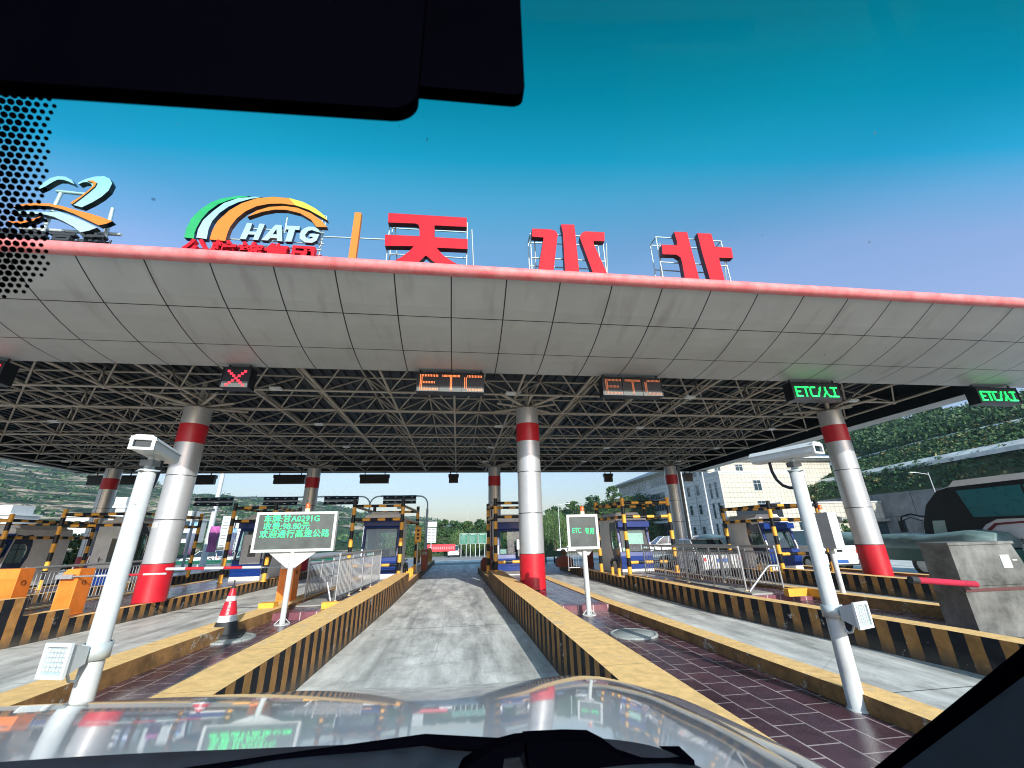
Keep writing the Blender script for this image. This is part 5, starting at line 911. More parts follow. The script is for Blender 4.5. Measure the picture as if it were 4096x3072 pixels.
winF(47.6, 66, 11.65, 12.75, 1.3); winF(43.6, 66, 11.65, 12.75, 1.1)
for x, y, z1 in ((42.2, 90.6, 13.2), (42.2, 77.9, 13.2), (42.2, 70.9, 13.2)):
    g = MB(); g.tube((x - ox, y - oy, 0), (x - ox, y - oy, z1), .07, 'white', 8); g.build('downpipe', t)
g = MB(); g.box((40.7 - ox, 80.5 - oy, 3.7), (42.3 - ox, 90 - oy, 4.15), 'white'); g.build('entrance_canopy', t)
# low annex
t = thing('low_annex', 'single-storey stone-clad annex with white parapet in front of the retaining wall', 'building', (40.5, 49, 0))
g = MB(); g.box((0, 0, -.5), (18.2, 9, 4.95), 'stoneF', top='greyconc'); g.build('walls', t); g = MB(); g.box((-.1, -.1, 4.96), (18.35, 9.1, 5.15), 'white'); g.box((18.0, -.12, -.5), (18.22, -.002, 4.95), 'white'); g.build('parapet_coping', t)
for x0, w_, z0, z1 in ((1.9, .6, 1.5, 2.75), (6.1, .45, 1.15, 2.7)):
    g = MB(); g.box((x0, -.02, z0), (x0 + w_, .02, z1), wg); g.build('window', t)
g = MB(); g.box((12.6, -.03, -.5), (14.3, .02, 2.55), wg); g.build('door', t); g = MB(); g.box((12.0, -.6, 2.62), (14.9, -.002, 2.95), 'greyconc'); g.box((7.5, -.5, 2.7), (9.0, -.002, 3.2), 'greyconc'); g.build('door_canopy', t)
g = MB(); g.tube((17.6, -.1, 0), (17.6, -.1, 4.6), .06, 'white'); g.build('downpipe', t)
# retaining wall & terraced slope
g = MB(); ys = [-20 + 10 * i for i in range(13)]; vs = []
for y in ys: vs += [(54.6, y, -2), (54.0 + .9, y, 6.0), (55.6, y, 6.0)]
g.add(vs, [(3 * i, 3 * i + 3, 3 * i + 4, 3 * i + 1) for i in range(12)] + [(3 * i + 1, 3 * i + 4, 3 * i + 5, 3 * i + 2) for i in range(12)], brickmat('retaining_concrete', (.20, .205, .20), (.16, .165, .165), (.05, .055, .06), 5.0, 3.1, .05, vec=('y', 'z'), rough=.85, nscale=.5, tint=.4))
g.build('retaining_wall', label='tall grey concrete retaining wall at the foot of the terraced slope', cat='retaining wall')
rows = [[(55, -25, 5.9), (55, 0, 5.9), (55, 30, 5.9), (55, 60, 5.9), (55, 90, 5.9), (50, 115, 6.5)], [(56, -25, 9.4), (56, 10, 9.45), (56.6, 34, 9.5), (58.9, 48, 9.5), (63.5, 69.5, 9.5), (60, 120, 10)], [(70, -25, 14), (70, 15, 14), (70.2, 41, 14), (70.6, 52, 14), (73.5, 66, 13.9), (70, 125, 13.5)], [(118, -30, 27), (116, 30, 26), (112, 58, 25), (104, 77, 24), (94, 90, 23.6), (80, 130, 21.5)], [(190, -40, 24), (190, 30, 22), (185, 70, 20), (170, 110, 18), (150, 140, 16), (110, 180, 12)]]
soil = mat('slope_soil', (.030, .055, .022), .95, scale=.25, bump=.6, bscale=2, col2=(.085, .085, .045), spec=.05)
g = MB(); NN = 60; vs = []; sub = [(0, 1, 6), (1, 2, 8), (2, 3, 14), (3, 4, 6)]; R_ = []
def rowat(row, u): k = min(len(row) - 2, int(u * (len(row) - 1))); w_ = u * (len(row) - 1) - k; return Vector(row[k]).lerp(Vector(row[k + 1]), w_)
for a, b, s in sub:
    for i in range(s): R_.append((a, b, i / s))
R_.append((3, 4, 1))
for a, b, w_ in R_:
    for j in range(NN + 1):
        u = j / NN; p = rowat(rows[a], u).lerp(rowat(rows[b], u), w_); nz = 1.0 if a >= 2 else .15
        if not (a == 2 and w_ == 0) and not (a == 1 and w_ == 0): p.z += nz * (rng.random() - .5) * 1.0
        vs.append(tuple(p))
g.add(vs, [(i * (NN + 1) + j, (i + 1) * (NN + 1) + j, (i + 1) * (NN + 1) + j + 1, i * (NN + 1) + j + 1) for i in range(len(R_) - 1) for j in range(NN)], soil, True); g.build('terraced_slope', kind='structure')
conc = mat('terrace_ledge', (.62, .62, .58), .8, var=.2, scale=.7)
for k, nm in ((1, 'terrace_path'), (2, 'terrace_path')):
    g = MB(); vs = []
    for j in range(NN + 1):
        p = rowat(rows[k], j / NN); wd, hh = ((1.0, .55) if k == 1 else (.7, .45)); vs += [(p.x - wd * .85, p.y, p.z - .6), (p.x - wd * .8, p.y, p.z - .12), (p.x + wd / 2, p.y, p.z + hh), (p.x + wd * .9, p.y, p.z - .1)]
    g.add(vs, [(4 * j + a, 4 * j + 4 + a, 4 * j + 5 + a, 4 * j + 1 + a) for j in range(NN) for a in range(3)], conc); g.build(nm, kind='structure')
# slope vegetation: clumps by the thousand
g = MB(); C = []; Rr = []; g2_ = MB(); C2 = []; R2 = []; C3 = []; R3 = []
for i in range(3200):
    u = rng.random() * .95; a = rng.choice((0, 1, 1, 1)); w_ = .06 + rng.random() * .88; p = rowat(rows[a], u).lerp(rowat(rows[a + 1], u), w_)
    if p.y < 12: continue
    (C if rng.random() < .93 else C3).append((p.x, p.y, p.z + .15)); (Rr if C and C[-1][0] == p.x else R3).append((.55, .75, .38))
for i in range(1500):
    u = .15 + rng.random() * .85; w_ = rng.random() ** .8; p = rowat(rows[2], u).lerp(rowat(rows[3], u), w_); s = .8 + rng.random() * 1.5
    if rng.random() < .86: C2.append((p.x, p.y, p.z + s * .5)); R2.append((s, s, s * .8))
    else: C3.append((p.x, p.y, p.z + .3)); R3.append((s, s, s * .4))
leaves(g, C, Rr, 16, .20, 'leafdark'); leaves(g, C2, R2, 46, .26, 'leafdark'); leaves(g, C3, R3, 24, .22, 'leafdry'); g.build('slope_shrubs', kind='stuff', label='shrubs and ground cover on the terraced slope', cat='shrubs')
# ------------------------------------------------------------------ trees
def tree(name, x, y, z, h, r, label, leafm, n=26, per=60, size=.28, group=None, droop=False, cat='tree'):
    t = thing(name, label, cat, (x, y, z), group); g = MB(); th = h * (.5 if not droop else .62)
    g.tube((0, 0, -.5), (.05 * h * (rng.random() - .5), 0, th), .05 * r + .10, 'bark', 8, r2=.05)
    for k in range(6):
        a = k * 1.05 + rng.random(); g.tube((0, 0, th * (.45 + .09 * k)), (r * .6 * math.cos(a), r * .6 * math.sin(a), th * (.7 + .1 * k)), .07, 'bark', 6, r2=.02)
    g.build('trunk', t); g = MB(); C = []; Q = []
    for i in range(n):
        a = rng.random() * 6.283; q = rng.random() ** .6; zz = rng.random(); rad = r * (1 - .55 * abs(zz - .4)) * q; C.append((rad * math.cos(a), rad * math.sin(a), h * (.32 + .66 * zz))); Q.append(r * (.26 + .16 * rng.random()))
    leaves(g, C, Q, per, size, leafm, flat=.7 if not droop else 2.0, droop=droop); g.build('crown', t); return t
# green mound behind the plaza: soil bank + shrub mass + trees one can tell apart
mound = [(-14, 1.0), (-6, 3.2), (-3, 4.0), (5, 4.0), (14, 4.6), (19, 5.8), (24, 7.3), (30, 8.3), (36, 9.2), (46, 11), (80, 16)]
g = MB(); vs = []; xs = [-16 + 2 * i for i in range(49)]
for k, (dy, f_) in enumerate(((-9, -.03), (-6, .25), (-3.5, .5), (-1, .8), (3, 1.0), (12, 1.02), (40, .9))):
    for x in xs: zt_ = interp(mound, x); b0 = gz(86); vs.append((x, 95 + dy + (0 if k == 0 else (rng.random() - .5) * 1.2) - abs(x) * .12, lerp(b0, zt_, f_) + (0 if k == 0 else (rng.random() - .5) * .5)))
n = len(xs); g.add(vs, [(j * n + i, j * n + i + 1, (j + 1) * n + i + 1, (j + 1) * n + i) for j in range(6) for i in range(n - 1)], soil, True); g.build('planted_bank', kind='structure')
g = MB(); g2_ = MB(); C = []; Q = []; C2 = []; Q2 = []
for i in range(900):
    x = -14 + rng.random() * 62; f_ = rng.random(); zt_ = interp(mound, x); s = .5 + rng.random() * .9; p = (x, 95 - 8 * (1 - f_) - abs(x) * .12, lerp(gz(86), zt_, f_) + s * .25)
    if rng.random() < .6: C.append(p); Q.append(s)
    else: C2.append(p); Q2.append(s)
leaves(g, C, Q, 44, .18, 'leafdark'); leaves(g, C2, Q2, 40, .18, 'leafmid'); g.build('bank_shrubs', kind='stuff', label='dense green shrubs covering the bank behind the plaza', cat='shrubs')
G1 = 'trees growing along the top of the bank'
for i, (x, h, r) in enumerate(((-3.2, 2.4, 1.3), (-.6, 2.0, 1.4), (2.1, 1.9, 1.2), (4.8, 2.1, 1.4), (15.5, 2.3, 1.6), (20.5, 2.2, 1.8), (25, 2.0, 1.7), (29.5, 2.2, 1.9), (34.2, 3.6, 1.8))):
    tree('bank_tree', x, 94 - abs(x) * .12, interp(mound, x) - .8, h, r, 'bushy green tree on the top of the bank behind the plaza', 'leafdark' if i % 2 else 'leafmid', n=16, per=55, size=.2, group=G1)
def willow(x, y, z, h, r, label, strands=300):
    t = thing('willow_tree', label, 'tree', (x, y, z)); g = MB(); g.tube((0, 0, -.5), (.1, 0, h * .55), .22, 'bark', 8, r2=.12)
    for k in range(7): a = k * .9; g.tube((0, 0, h * .4), (r * .6 * math.cos(a), r * .6 * math.sin(a), h * (.78 + .03 * (k % 3))), .09, 'bark', 6, r2=.03)
    g.build('trunk', t); g = MB(); vs = []; fs = []
    for k in range(strands):
        a = rng.random() * 6.283; q = r * rng.random() ** .5 * (1 + .18 * math.sin(a * 3 + x)); top = h * (.98 - .34 * (q / r) ** 2) * (.93 + .1 * rng.random()) + .05 * h * math.sin(a * 4); Ls = h * (.22 + .38 * rng.random()) * (.6 + .5 * q / r)
        px, py = q * math.cos(a), q * math.sin(a); n_ = int(Ls / .20)
        for i in range(n_):
            zz = top - i * .20; dx, dy = nr.normal(size=2) * .07; sz = .17 + .12 * rng.random(); ang = rng.random() * 3.14; ca, sa = math.cos(ang) * .055, math.sin(ang) * .055; cx_, cy_ = px + dx + math.cos(a) * i * .02, py + dy + math.sin(a) * i * .02; m_ = len(vs)
            vs += [(cx_, cy_, zz), (cx_ + ca, cy_ + sa, zz - sz * .5), (cx_ + dx, cy_ + dy, zz - sz * 1.3), (cx_ - ca, cy_ - sa, zz - sz * .5)]; fs.append((m_, m_ + 1, m_ + 2, m_ + 3))
    g.add(vs, fs, 'leafwillow'); g.build('crown', t)
willow(17.6, 78, -1.3, 7.6, 3.3, 'large weeping willow right of the central column', 620)
willow(13.2, 80, -1.3, 6.4, 2.6, 'weeping willow hidden mostly behind the central column', 400)
willow(.6, 82, -1.4, 4.6, 2.2, 'small willow rising behind the green road signs', 300)
willow(5.4, 83, -1.4, 4.3, 2.2, 'small willow behind the booth right of the centre lane', 300)
for x, y, h, r, lab in ((-20.5, 27.5, 2.3, 1.1, 'leafy bush behind the leftmost booth'), (-18.7, 28.2, 2.0, 1.0, 'leafy bush left of the rear column at the far left'), (-23.0, 29, 2.2, 1.2, 'leafy bush at the left edge of the plaza')):
    tree('garden_bush', x, y, 0, h, r, lab, 'leafmid', n=16, per=60, size=.14, cat='bush')
tree('garden_tree', 46, 46.5, 0, 3.4, 1.3, 'thin-leaved small tree in front of the annex', 'leafmid', n=8, per=26, size=.18)
for x, y, h, r in ((96, 89, 5.0, 3.2), (101, 83, 6.2, 3.8), (106, 76, 5.8, 3.6), (110, 68, 4.8, 3.4), (114, 60, 4.4, 3)):
    tree('ridge_tree', x, y, 22.3, h, r, 'dark green tree on the ridge above the terraced slope', 'leafdark', n=20, per=80, size=.42, group='dark trees on the ridge of the terraced slope')
# ------------------------------------------------------------------ distant hills
hm = mat('hillside', (.050, .085, .035), .95, scale=.05, col2=(.018, .045, .022), spec=.05); nt = hm.node_tree; Lk = nt.links.new; b = nt.nodes['Principled BSDF']; src = b.inputs['Base Color'].links[0].from_socket
tcn = nd(nt, 'ShaderNodeTexCoord'); mp = nd(nt, 'ShaderNodeMapping'); mp.inputs['Scale'].default_value = (.016, .016, .20); Lk(tcn.outputs['Object'], mp.inputs[0])
n1 = nd(nt, 'ShaderNodeTexNoise'); n1.inputs['Scale'].default_value = 1.6; n1.inputs['Detail'].default_value = 7; n1.inputs['Roughness'].default_value = .62; Lk(mp.outputs[0], n1.inputs[0])
rr = nd(nt, 'ShaderNodeValToRGB'); rr.color_ramp.elements[0].position = .515; rr.color_ramp.elements[1].position = .57; rr.color_ramp.elements[0].color = (0, 0, 0, 1); rr.color_ramp.elements[1].color = (1, 1, 1, 1); Lk(n1.outputs[0], rr.inputs[0])
mm = nd(nt, 'ShaderNodeMix', data_type='RGBA'); Lk(rr.outputs[0], mm.inputs[0]); Lk(src, mm.inputs[6]); mm.inputs[7].default_value = (.38, .31, .23, 1)
n2 = nd(nt, 'ShaderNodeTexNoise'); n2.inputs['Scale'].default_value = .16; n2.inputs['Detail'].default_value = 9; n2.inputs['Roughness'].default_value = .8; Lk(tcn.outputs['Object'], n2.inputs[0])
r2 = nd(nt, 'ShaderNodeMapRange'); r2.inputs[1].default_value = .42; r2.inputs[2].default_value = .60; r2.inputs[3].default_value = .22; r2.inputs[4].default_value = 1.5; Lk(n2.outputs[0], r2.inputs[0])
m4 = nd(nt, 'ShaderNodeMix', data_type='RGBA', blend_type='MULTIPLY'); m4.inputs[0].default_value = 1; Lk(mm.outputs[2], m4.inputs[6]); cg = nd(nt, 'ShaderNodeCombineColor'); [Lk(r2.outputs[0], cg.inputs[i]) for i in range(3)]; Lk(cg.outputs[0], m4.inputs[7]); Lk(m4.outputs[2], b.inputs['Base Color'])
def hill(name, sky, dist0, seed):
    """sky: (azimuth deg, height at crest, crest distance)"""
    g = MB(); n = 150; rows_ = 26; vs = []; r_ = random.Random(seed); ph = [r_.random() * 6 for _ in range(8)]
    for j in range(rows_ + 1):
        f_ = j / rows_
        for i in range(n + 1):
            azm = lerp(sky[0][0], sky[-1][0], i / n); H = interp([(a, b) for a, b, c in sky], azm); D_ = interp([(a, c) for a, b, c in sky], azm)
            if f_ <= .85: ff = f_ / .85; d_ = lerp(dist0, D_, ff); z = -3 + (H + 3) * (ff ** 1.15)
            else: ff = (f_ - .85) / .15; d_ = D_ * (1 + .3 * ff); z = H * (1 - .5 * ff)
            st = 2.2; z += (0 if j == 0 else .5) * (math.sin(z * 1.3 + azm * .5 + ph[0]) * 1.1 + math.sin(azm * 1.1 + ph[1] + f_ * 4) * 1.6 * f_ + math.sin(azm * 3.3 + ph[2]) * .6 * f_) + (r_.random() - .5) * .8 * (j > 0)
            vs.append((d_ * math.sin(R(azm)), d_ * math.cos(R(azm)), z))
    g.add(vs, [(j * (n + 1) + i, j * (n + 1) + i + 1, (j + 1) * (n + 1) + i + 1, (j + 1) * (n + 1) + i) for j in range(rows_) for i in range(n)], hm, True)
    o = g.build(name, kind='structure'); C = []; Q = []
    for _ in range(2600):
        j, i = r_.randrange(1, 22), r_.randrange(n); p = vs[j * (n + 1) + i]; q = vs[(j + 1) * (n + 1) + i + 1]; w_ = r_.random(); p = [lerp(p[k], q[k], w_) for k in range(3)]
        if math.sin(p[2] * .75 + .02 * p[0]) + .8 * math.sin(p[0] * .05 + p[1] * .03) < -.1: continue
        s = 1.2 + 2.2 * r_.random(); C.append((p[0], p[1], p[2] + s * .3)); Q.append((s * 1.8, s * 1.8, s * .8))
    g = MB(); leaves(g, C, Q, 12, 1.0, 'leafdark'); g.build('hillside_trees', kind='stuff', label='scattered trees and hedgerows on the far hillside', cat='trees'); return o
hill('hills', [(-75, 80, 520), (-50, 70, 500), (-44.2, 66, 500), (-36, 60, 500), (-30.3, 48.2, 500), (-25, 45.5, 500), (-19.4, 44.5, 500), (-14.2, 37, 500), (-11.4, 29.5, 500), (-4.9, 25.5, 500), (-2.7, 21.5, 500), (3, 16, 520), (10, 12, 520)], 150, 3)
hill('hills', [(30, 10, 420), (38, 22, 420), (42, 30, 360), (50, 42, 320), (60, 50, 300), (80, 60, 300)], 210, 9)
# village houses on the foot of the left hill
def house(x, y, z, w, d, h, label, two=True):
    t = thing('village_house', label, 'house', (x, y, z)); g = MB(); g.box((0, 0, 0), (w, d, h), 'white'); g.build('walls', t)
    g = MB(); g.box((-.3, -.3, h), (w + .3, d + .3, h + .35), 'whitemetal'); g.box((w * .55, .2, h + .35), (w * .95, d * .8, h + 2.3), 'white'); g.build('flat_roof', t)
    for k in range(2):
        for i in range(int(w / 2.2)):
            g = MB(); g.box((.7 + i * 2.2, -.05, 1 + k * 2.9), (1.9 + i * 2.2, .02, 2.4 + k * 2.9), wg); g.build('window', t)
house(-96, 118, 2.5, 13, 7, 6.2, 'white village house behind the leftmost striped frame'); house(-80, 122, 2.2, 11, 7, 5.6, 'white village house left of the rear column at the left'); house(-112, 112, 3, 10, 7, 6, 'white flat-roofed house at the left picture edge')
house(-79, 104, 4.5, 6, 5, 5.2, 'small white upper house seen above the leftmost booths')
# ------------------------------------------------------------------ road furniture beyond the booths
def roadsign(x, label, w=1.45):
    t = thing('road_sign', label, 'road sign', (x, 75, -1.2), 'green road signs on twin white posts beyond the lane'); g = MB(); g.box((0, 0, 2.0), (w, .06, 3.72), 'white'); g.build('board_edge', t); g = MB(); g.box((.05, -.012, 2.05), (w - .05, -.003, 3.67), 'roadsign'); g.build('green_board', t)
    g = MB()
    for i in range(7): g.box((.16, -.02, 2.2 + i * .17), (w - .2 - .35 * rng.random(), -.013, 2.23 + i * .17), 'whitesign')
    for i in range(4): g.box((.38 + i * .2, -.02, 3.42), (.50 + i * .2, -.013, 3.56), 'white')
    g.build('white_legend', t)
    for a in (.28, w - .3): g = MB(); g.tube((a, .05, -.2), (a, .05, 2.0), .06, 'white', 8); g.build('post', t)
roadsign(.38, 'leftmost green road sign on white posts'); roadsign(1.95, 'middle green road sign with a white heading'); roadsign(3.52, 'green road sign cut by the striped post'); roadsign(5.09, 'green road sign seen through the booth window')
def dirboard(x, y, z0, w, h1, h2, label, single=False):
    t = thing('white_notice_board', label, 'sign board', (x, y, gz(y))); g = MB(); b = z0 - gz(y)
    g.box((0, 0, b), (w, .06, b + h1), 'white', bev=.02); 
    if not single: g.box((.03, 0, b + h1 + .08), (w + .04, .06, b + h1 + .08 + h2), 'white', bev=.02)
    g.build('board', t); g = MB()
    for i in range(int(h1 / .28)): g.box((w * .12, -.012, b + .15 + i * .28), (w * .45, -.001, b + .18 + i * .28), 'rubber'); g.box((w * .55, -.012, b + .15 + i * .28), (w * .88, -.001, b + .18 + i * .28), 'rubber')
    g.build('line_marks', t); g = MB(); g.tube((w / 2, .08, 0), (w / 2, .08, b + h1), .05, 'white', 8); g.build('post', t)
dirboard(-3.13, 45, 1.38, .98, 1.43, .52, 'tall white two-panel board on a post left of the lane exit')
dirboard(-9.4, 45, 1.2, 1.0, 1.4, .5, 'white two-panel board right of the LED fee display')
dirboard(-21.2, 42, 1.46, 1.2, 2.65, 0, 'large white board behind the purple banner', True); dirboard(-20.1, 42, 1.2, .9, 2.3, 0, 'smaller white board behind the pink and blue banner', True)
def rail(x0, y0, x1, y1, label, z=None):
    t = thing('guardrail', label, 'guardrail', (x0, y0, 0)); g = MB(); n = max(2, int(math.hypot(x1 - x0, y1 - y0) / 4)); m_ = M['guardrail']; P = []
    for i in range(n + 1):
        x, y = lerp(x0, x1, i / n), lerp(y0, y1, i / n); P.append(Vector((x - x0, y - y0, gz(y))))
    pf = [(0, .30), (-.05, .38), (0, .46), (-.05, .54), (0, .62), (0, .66)]
    for a, b in zip(P, P[1:]):
        for (d0, z0), (d1, z1) in zip(pf, pf[1:]): g.add([(a.x, a.y + d0, a.z + z0), (b.x, b.y + d0, b.z + z0), (b.x, b.y + d1, b.z + z1), (a.x, a.y + d1, a.z + z1)], [(0, 1, 2, 3)], m_)
    g.build('corrugated_beam', t)
    g = MB()
    for a in P: g.tube((a.x, a.y + .08, a.z), (a.x, a.y + .08, a.z + .68), .06, 'white', 8)
    g.build('posts', t)
rail(-8, 88, 46, 87, 'green corrugated guardrail across the road beyond the lane exit'); rail(-40, 50, -13, 49, 'dark green guardrail below the banners at the left')
t = thing('guardrail', 'short green guardrail with a black and yellow end plate right of the column', 'guardrail', (5.2, 30, 0)); g = MB(); g.box((0, 0, .42), (2.0, .06, .80), 'guardrail'); g.box((0, -.03, .55), (2.0, 0, .65), 'guardrail'); g.build('corrugated_beam', t); g = MB(); g.tube((2.15, -.03, .62), (2.15, .03, .62), .22, stripes('chevron', .16, axis=0, slant=1.), 16); g.build('end_plate', t)
g = MB(); [g.tube((x, .1, 0), (x, .1, .5), .05, 'black') for x in (.3, .9, 1.5)]; g.build('posts', t)
g = MB(); g.box((-4.68, 70, gz(70) + .95), (-.3, 70.05, gz(70) + 2.0), 'banner'); o = g.build('red_banner', label='long red banner with pale characters behind the white car', cat='banner')
g = MB()
for i in range(14):
    x = -4.4 + i * .29; g.box((x, 69.985, gz(70) + 1.38), (x + .17, 69.992, gz(70) + 1.43), 'white'); g.box((x + .06, 69.985, gz(70) + 1.25), (x + .10, 69.992, gz(70) + 1.65), 'white'); g.box((x, 69.985, gz(70) + 1.55), (x + .17, 69.992, gz(70) + 1.59), 'white')
c = g.build('banner_characters', o)
# brick-red crash blocks at the island ends
crash = mat('crash_block_red', (.22, .055, .03), .7, dirt=.3); crash2 = mat('crash_block_ochre', (.55, .32, .08), .7, dirt=.4)
for (x, y, w, h, lab, m_) in ((-3.0, 31.5, .42, .85, 'ochre and red crash block at the left island end, left one of the pair', crash2), (-2.15, 31.2, .42, .85, 'ochre and red crash block at the left island end beside the lane', crash2), (1.15, 21.3, .5, .55, 'dark red block at the end of the island right of the lane', crash), (5.0, 21.8, .8, .5, 'dark red block at the end of the island behind the small LED display', crash)):
    g = MB(); g.prism([(0, 0), (w, 0), (w, h * .7), (w * .75, h), (w * .25, h), (0, h * .7)], 0, .5, m_); g.box((-.02, -.02, h * .3), (w + .02, .52, h * .34), crash); o = g.build('crash_block', label=lab, cat='crash block'); o.location = (x, y, .3)
for x, y, lab in ((1.55, 20.6, 'dark red barrier post beside the striped frame right of the lane'), (6.3, 21.0, 'red barrier cabinet behind the small LED display'), (-1.78, 22.6, 'dark red barrier post behind the left booth')):
    g = MB(); g.box((0, 0, 0), (.32, .3, .95), crash, bev=.03); g.box((.05, -.01, .72), (.27, 0, .86), 'galv'); o = g.build('barrier_post', label=lab, cat='barrier gate'); o.location = (x, y, .3)
g = MB(); g.tube((1.62, 20.75, 1.2), (1.62, 20.75, 3.0), .03, crash); g.lathe([(.03, 3.0), (0, 3.1)], (1.62, 20.75), crash); g.build('raised_boom', label='raised dark red boom standing left of the booth behind the column', cat='barrier arm')
# lane signal masts ----------------------------------------------------
def mast(x, label, arms):
    t = thing('signal_mast', label, 'gantry mast', (x, 32, .25), 'white curved masts behind the booths'); g = MB()
    g.tube((0, 0, 0), (0, 0, 3.6), .085, 'white', 14); g.build('pole', t)
    for s in arms:
        g = MB(); pts = [(0, 0, 3.55)]
        for i in range(8): a = i / 7 * math.pi / 2; pts.append((s * .62 * (1 - math.cos(a)), 0, 3.9 + .62 * math.sin(a)))
        pts.append((s * 3.4, 0, 4.55)); g.path(pts, .055, 'white', 10); g.build('curved_arm', t)
def sigbar(x0, x1, label):
    t = thing('signal_bar', label, 'signal bar', (x0, 31.9, 4.45), 'black twin signal bars on the white masts'); w = x1 - x0; g = MB()
    for z in (-.10, .26): g.add([(0, 0, z - .13), (w, 0, z - .13), (w, .03, z + .10), (0, .03, z + .10), (0, .06, z - .13), (w, .06, z - .13), (w, .09, z + .10), (0, .09, z + .10)], [(0, 1, 2, 3), (7, 6, 5, 4), (0, 4, 5, 1), (3, 2, 6, 7), (0, 3, 7, 4), (1, 5, 6, 2)], 'black')
    g.tube((0, .12, .08), (w, .12, .08), .06, 'white', 8); g.build('twin_bar', t); g = MB()
    for i in range(4):
        for z in (-.11, .25): g.box((w * (i + .5) / 4 - .08, -.004, z - .015), (w * (i + .5) / 4 + .08, .012, z + .02), 'whitemetal')
    g.build('reflectors', t); g = MB(); g.tube((w / 2, .1, -.1), (w / 2, .1, -.42), .03, 'white'); g.box((w / 2 - .13, -.1, -.58), (w / 2 + .16, .1, -.40), 'white'); g.build('hanging_camera', t)
mast(-2.25, 'white curved mast beside the left edge of the centre lane', (-1,)); mast(-6.4, 'white forked mast left of the booth beside the centre lane', (-1, 1)); mast(-12.1, 'white forked mast behind the LED fee display', (-1, 1)); mast(-18.0, 'white forked mast near the tall leaning white pole', (1,))
sigbar(-5.47, -3.1, 'black signal bar above the booth left of the centre lane'); sigbar(-9.61, -7.21, 'black signal bar between the rear column and the left booth frame'); sigbar(-13.9 + 2.3, -9.95 - .0 + .4, 'black signal bar behind the rear column with red band') if False else sigbar(-14.2 + .5, -11.4, 'black signal bar left of the rear column, above the striped frame'); sigbar(-18.2, -15.7, 'black signal bar right of the left silver column')
# tall poles, banners, fence ------------------------------------------------
def pole(x, y, h, r, label, lamp=False):
    t = thing('lamp_post', label, 'pole', (x, y, gz(y) - .1)); g = MB(); g.tube((0, 0, 0), (0, 0, h), r, 'white', 12, r2=r * .6); g.build('pole', t)
    if lamp: g = MB(); g.tube((0, 0, h * .97), (lamp, 0, h), .04, 'white'); g.box((min(lamp, lamp * 1.5), -.1, h - .04), (max(lamp, lamp * 1.5), .1, h + .04), 'whitemetal'); g.build('lamp_arm', t)
pole(-21.0, 40, 12, .24, 'tall thick white pole behind the left silver column'); pole(25.4, 45, 14, .20, 'tall white pole right of the rear column with drain pipe'); pole(28.1, 45, 13, .10, 'thin white pole in front of the office building')
pole(14.8, 62, 7.2, .07, 'slim street lamp with arm above the small LED display', 1.2); pole(20.5, 66, 4.6, .06, 'short slim pole left of the booth by the railings'); pole(9.8, 50, 3.6, .06, 'slim post right of the central column', 0)
pole(52, 40, 7.8, .06, 'slim street lamp in front of the terraced slope', -1.6)
pole(2.1, 96, 9.2, .06, 'wooden utility pole on top of the bank'); pole(60, 96, 21.6, .12, 'distant utility pole on the skyline left of the ridge trees')
def flag(x, y, z0, z1, w, label, c1, c2, c3, tilt=0., words=None):
    t = thing('banner_flag', label, 'banner', (x, y, gz(y))); m_ = bpy.data.materials.new('banner_print'); m_.use_nodes = True; nt = m_.node_tree; b = nt.nodes['Principled BSDF']; b.inputs['Roughness'].default_value = .7
    tcn = nd(nt, 'ShaderNodeTexCoord'); sp = nd(nt, 'ShaderNodeSeparateXYZ'); nt.links.new(tcn.outputs['Generated'], sp.inputs[0]); nz = nd(nt, 'ShaderNodeTexNoise'); nz.inputs['Scale'].default_value = 3; nt.links.new(tcn.outputs['Generated'], nz.inputs[0])
    a = nd(nt, 'ShaderNodeMath', operation='MULTIPLY_ADD'); nt.links.new(nz.outputs[0], a.inputs[0]); a.inputs[1].default_value = .8; nt.links.new(sp.outputs[2], a.inputs[2]); s2 = nd(nt, 'ShaderNodeMath', operation='SUBTRACT'); nt.links.new(a.outputs[0], s2.inputs[0]); s2.inputs[1].default_value = .4
    r_ = nd(nt, 'ShaderNodeValToRGB'); r_.color_ramp.elements[0].color = (*c1, 1); r_.color_ramp.elements[1].color = (*c3, 1); q = r_.color_ramp.elements.new(.5); q.color = (*c2, 1); nt.links.new(s2.outputs[0], r_.inputs[0]); nt.links.new(r_.outputs[0], b.inputs['Base Color'])
    h = z1 - z0; b0 = z0 - gz(y); g = MB(); vs = []; N = 12
    for i in range(N + 1):
        for j in range(5): vs.append((w * j / 4 + .018 * math.sin(i * .7 + j * .3), .06 * math.sin(i * .5 + j * .9), b0 + h * i / N))
    g.add(vs, [(i * 5 + j, i * 5 + j + 1, (i + 1) * 5 + j + 1, (i + 1) * 5 + j) for i in range(N) for j in range(4)], m_, True); o = g.build('cloth', t); so_ = o.modifiers.new('thick', 'SOLIDIFY'); so_.thickness = .01
    g = MB(); g.tube((w + .04, .05, 0), (w + .04, .05, b0 + h + .05), .025, 'frame'); g.build('flag_pole', t)
flag(-21.6, 38, 1.0, 3.44, .62, 'pink and blue vertical banner nearest the left silver column', (.75, .25, .35), (.80, .75, .80), (.12, .35, .72)); flag(-19.95, 38, 1.17, 3.1, .72, 'purple vertical banner in front of the large white board', (.35, .08, .25), (.16, .04, .14), (.45, .10, .35)); flag(-18.55, 38, .9, 2.9, .6, 'pink and blue vertical banner right of the striped post', (.75, .10, .28), (.75, .70, .78), (.10, .30, .62))
flag(13.6, 33, .9, 3.2, .35, 'pink and purple banner beside the striped frame near the office building', (.25, .2, .5), (.75, .45, .62), (.85, .15, .25))
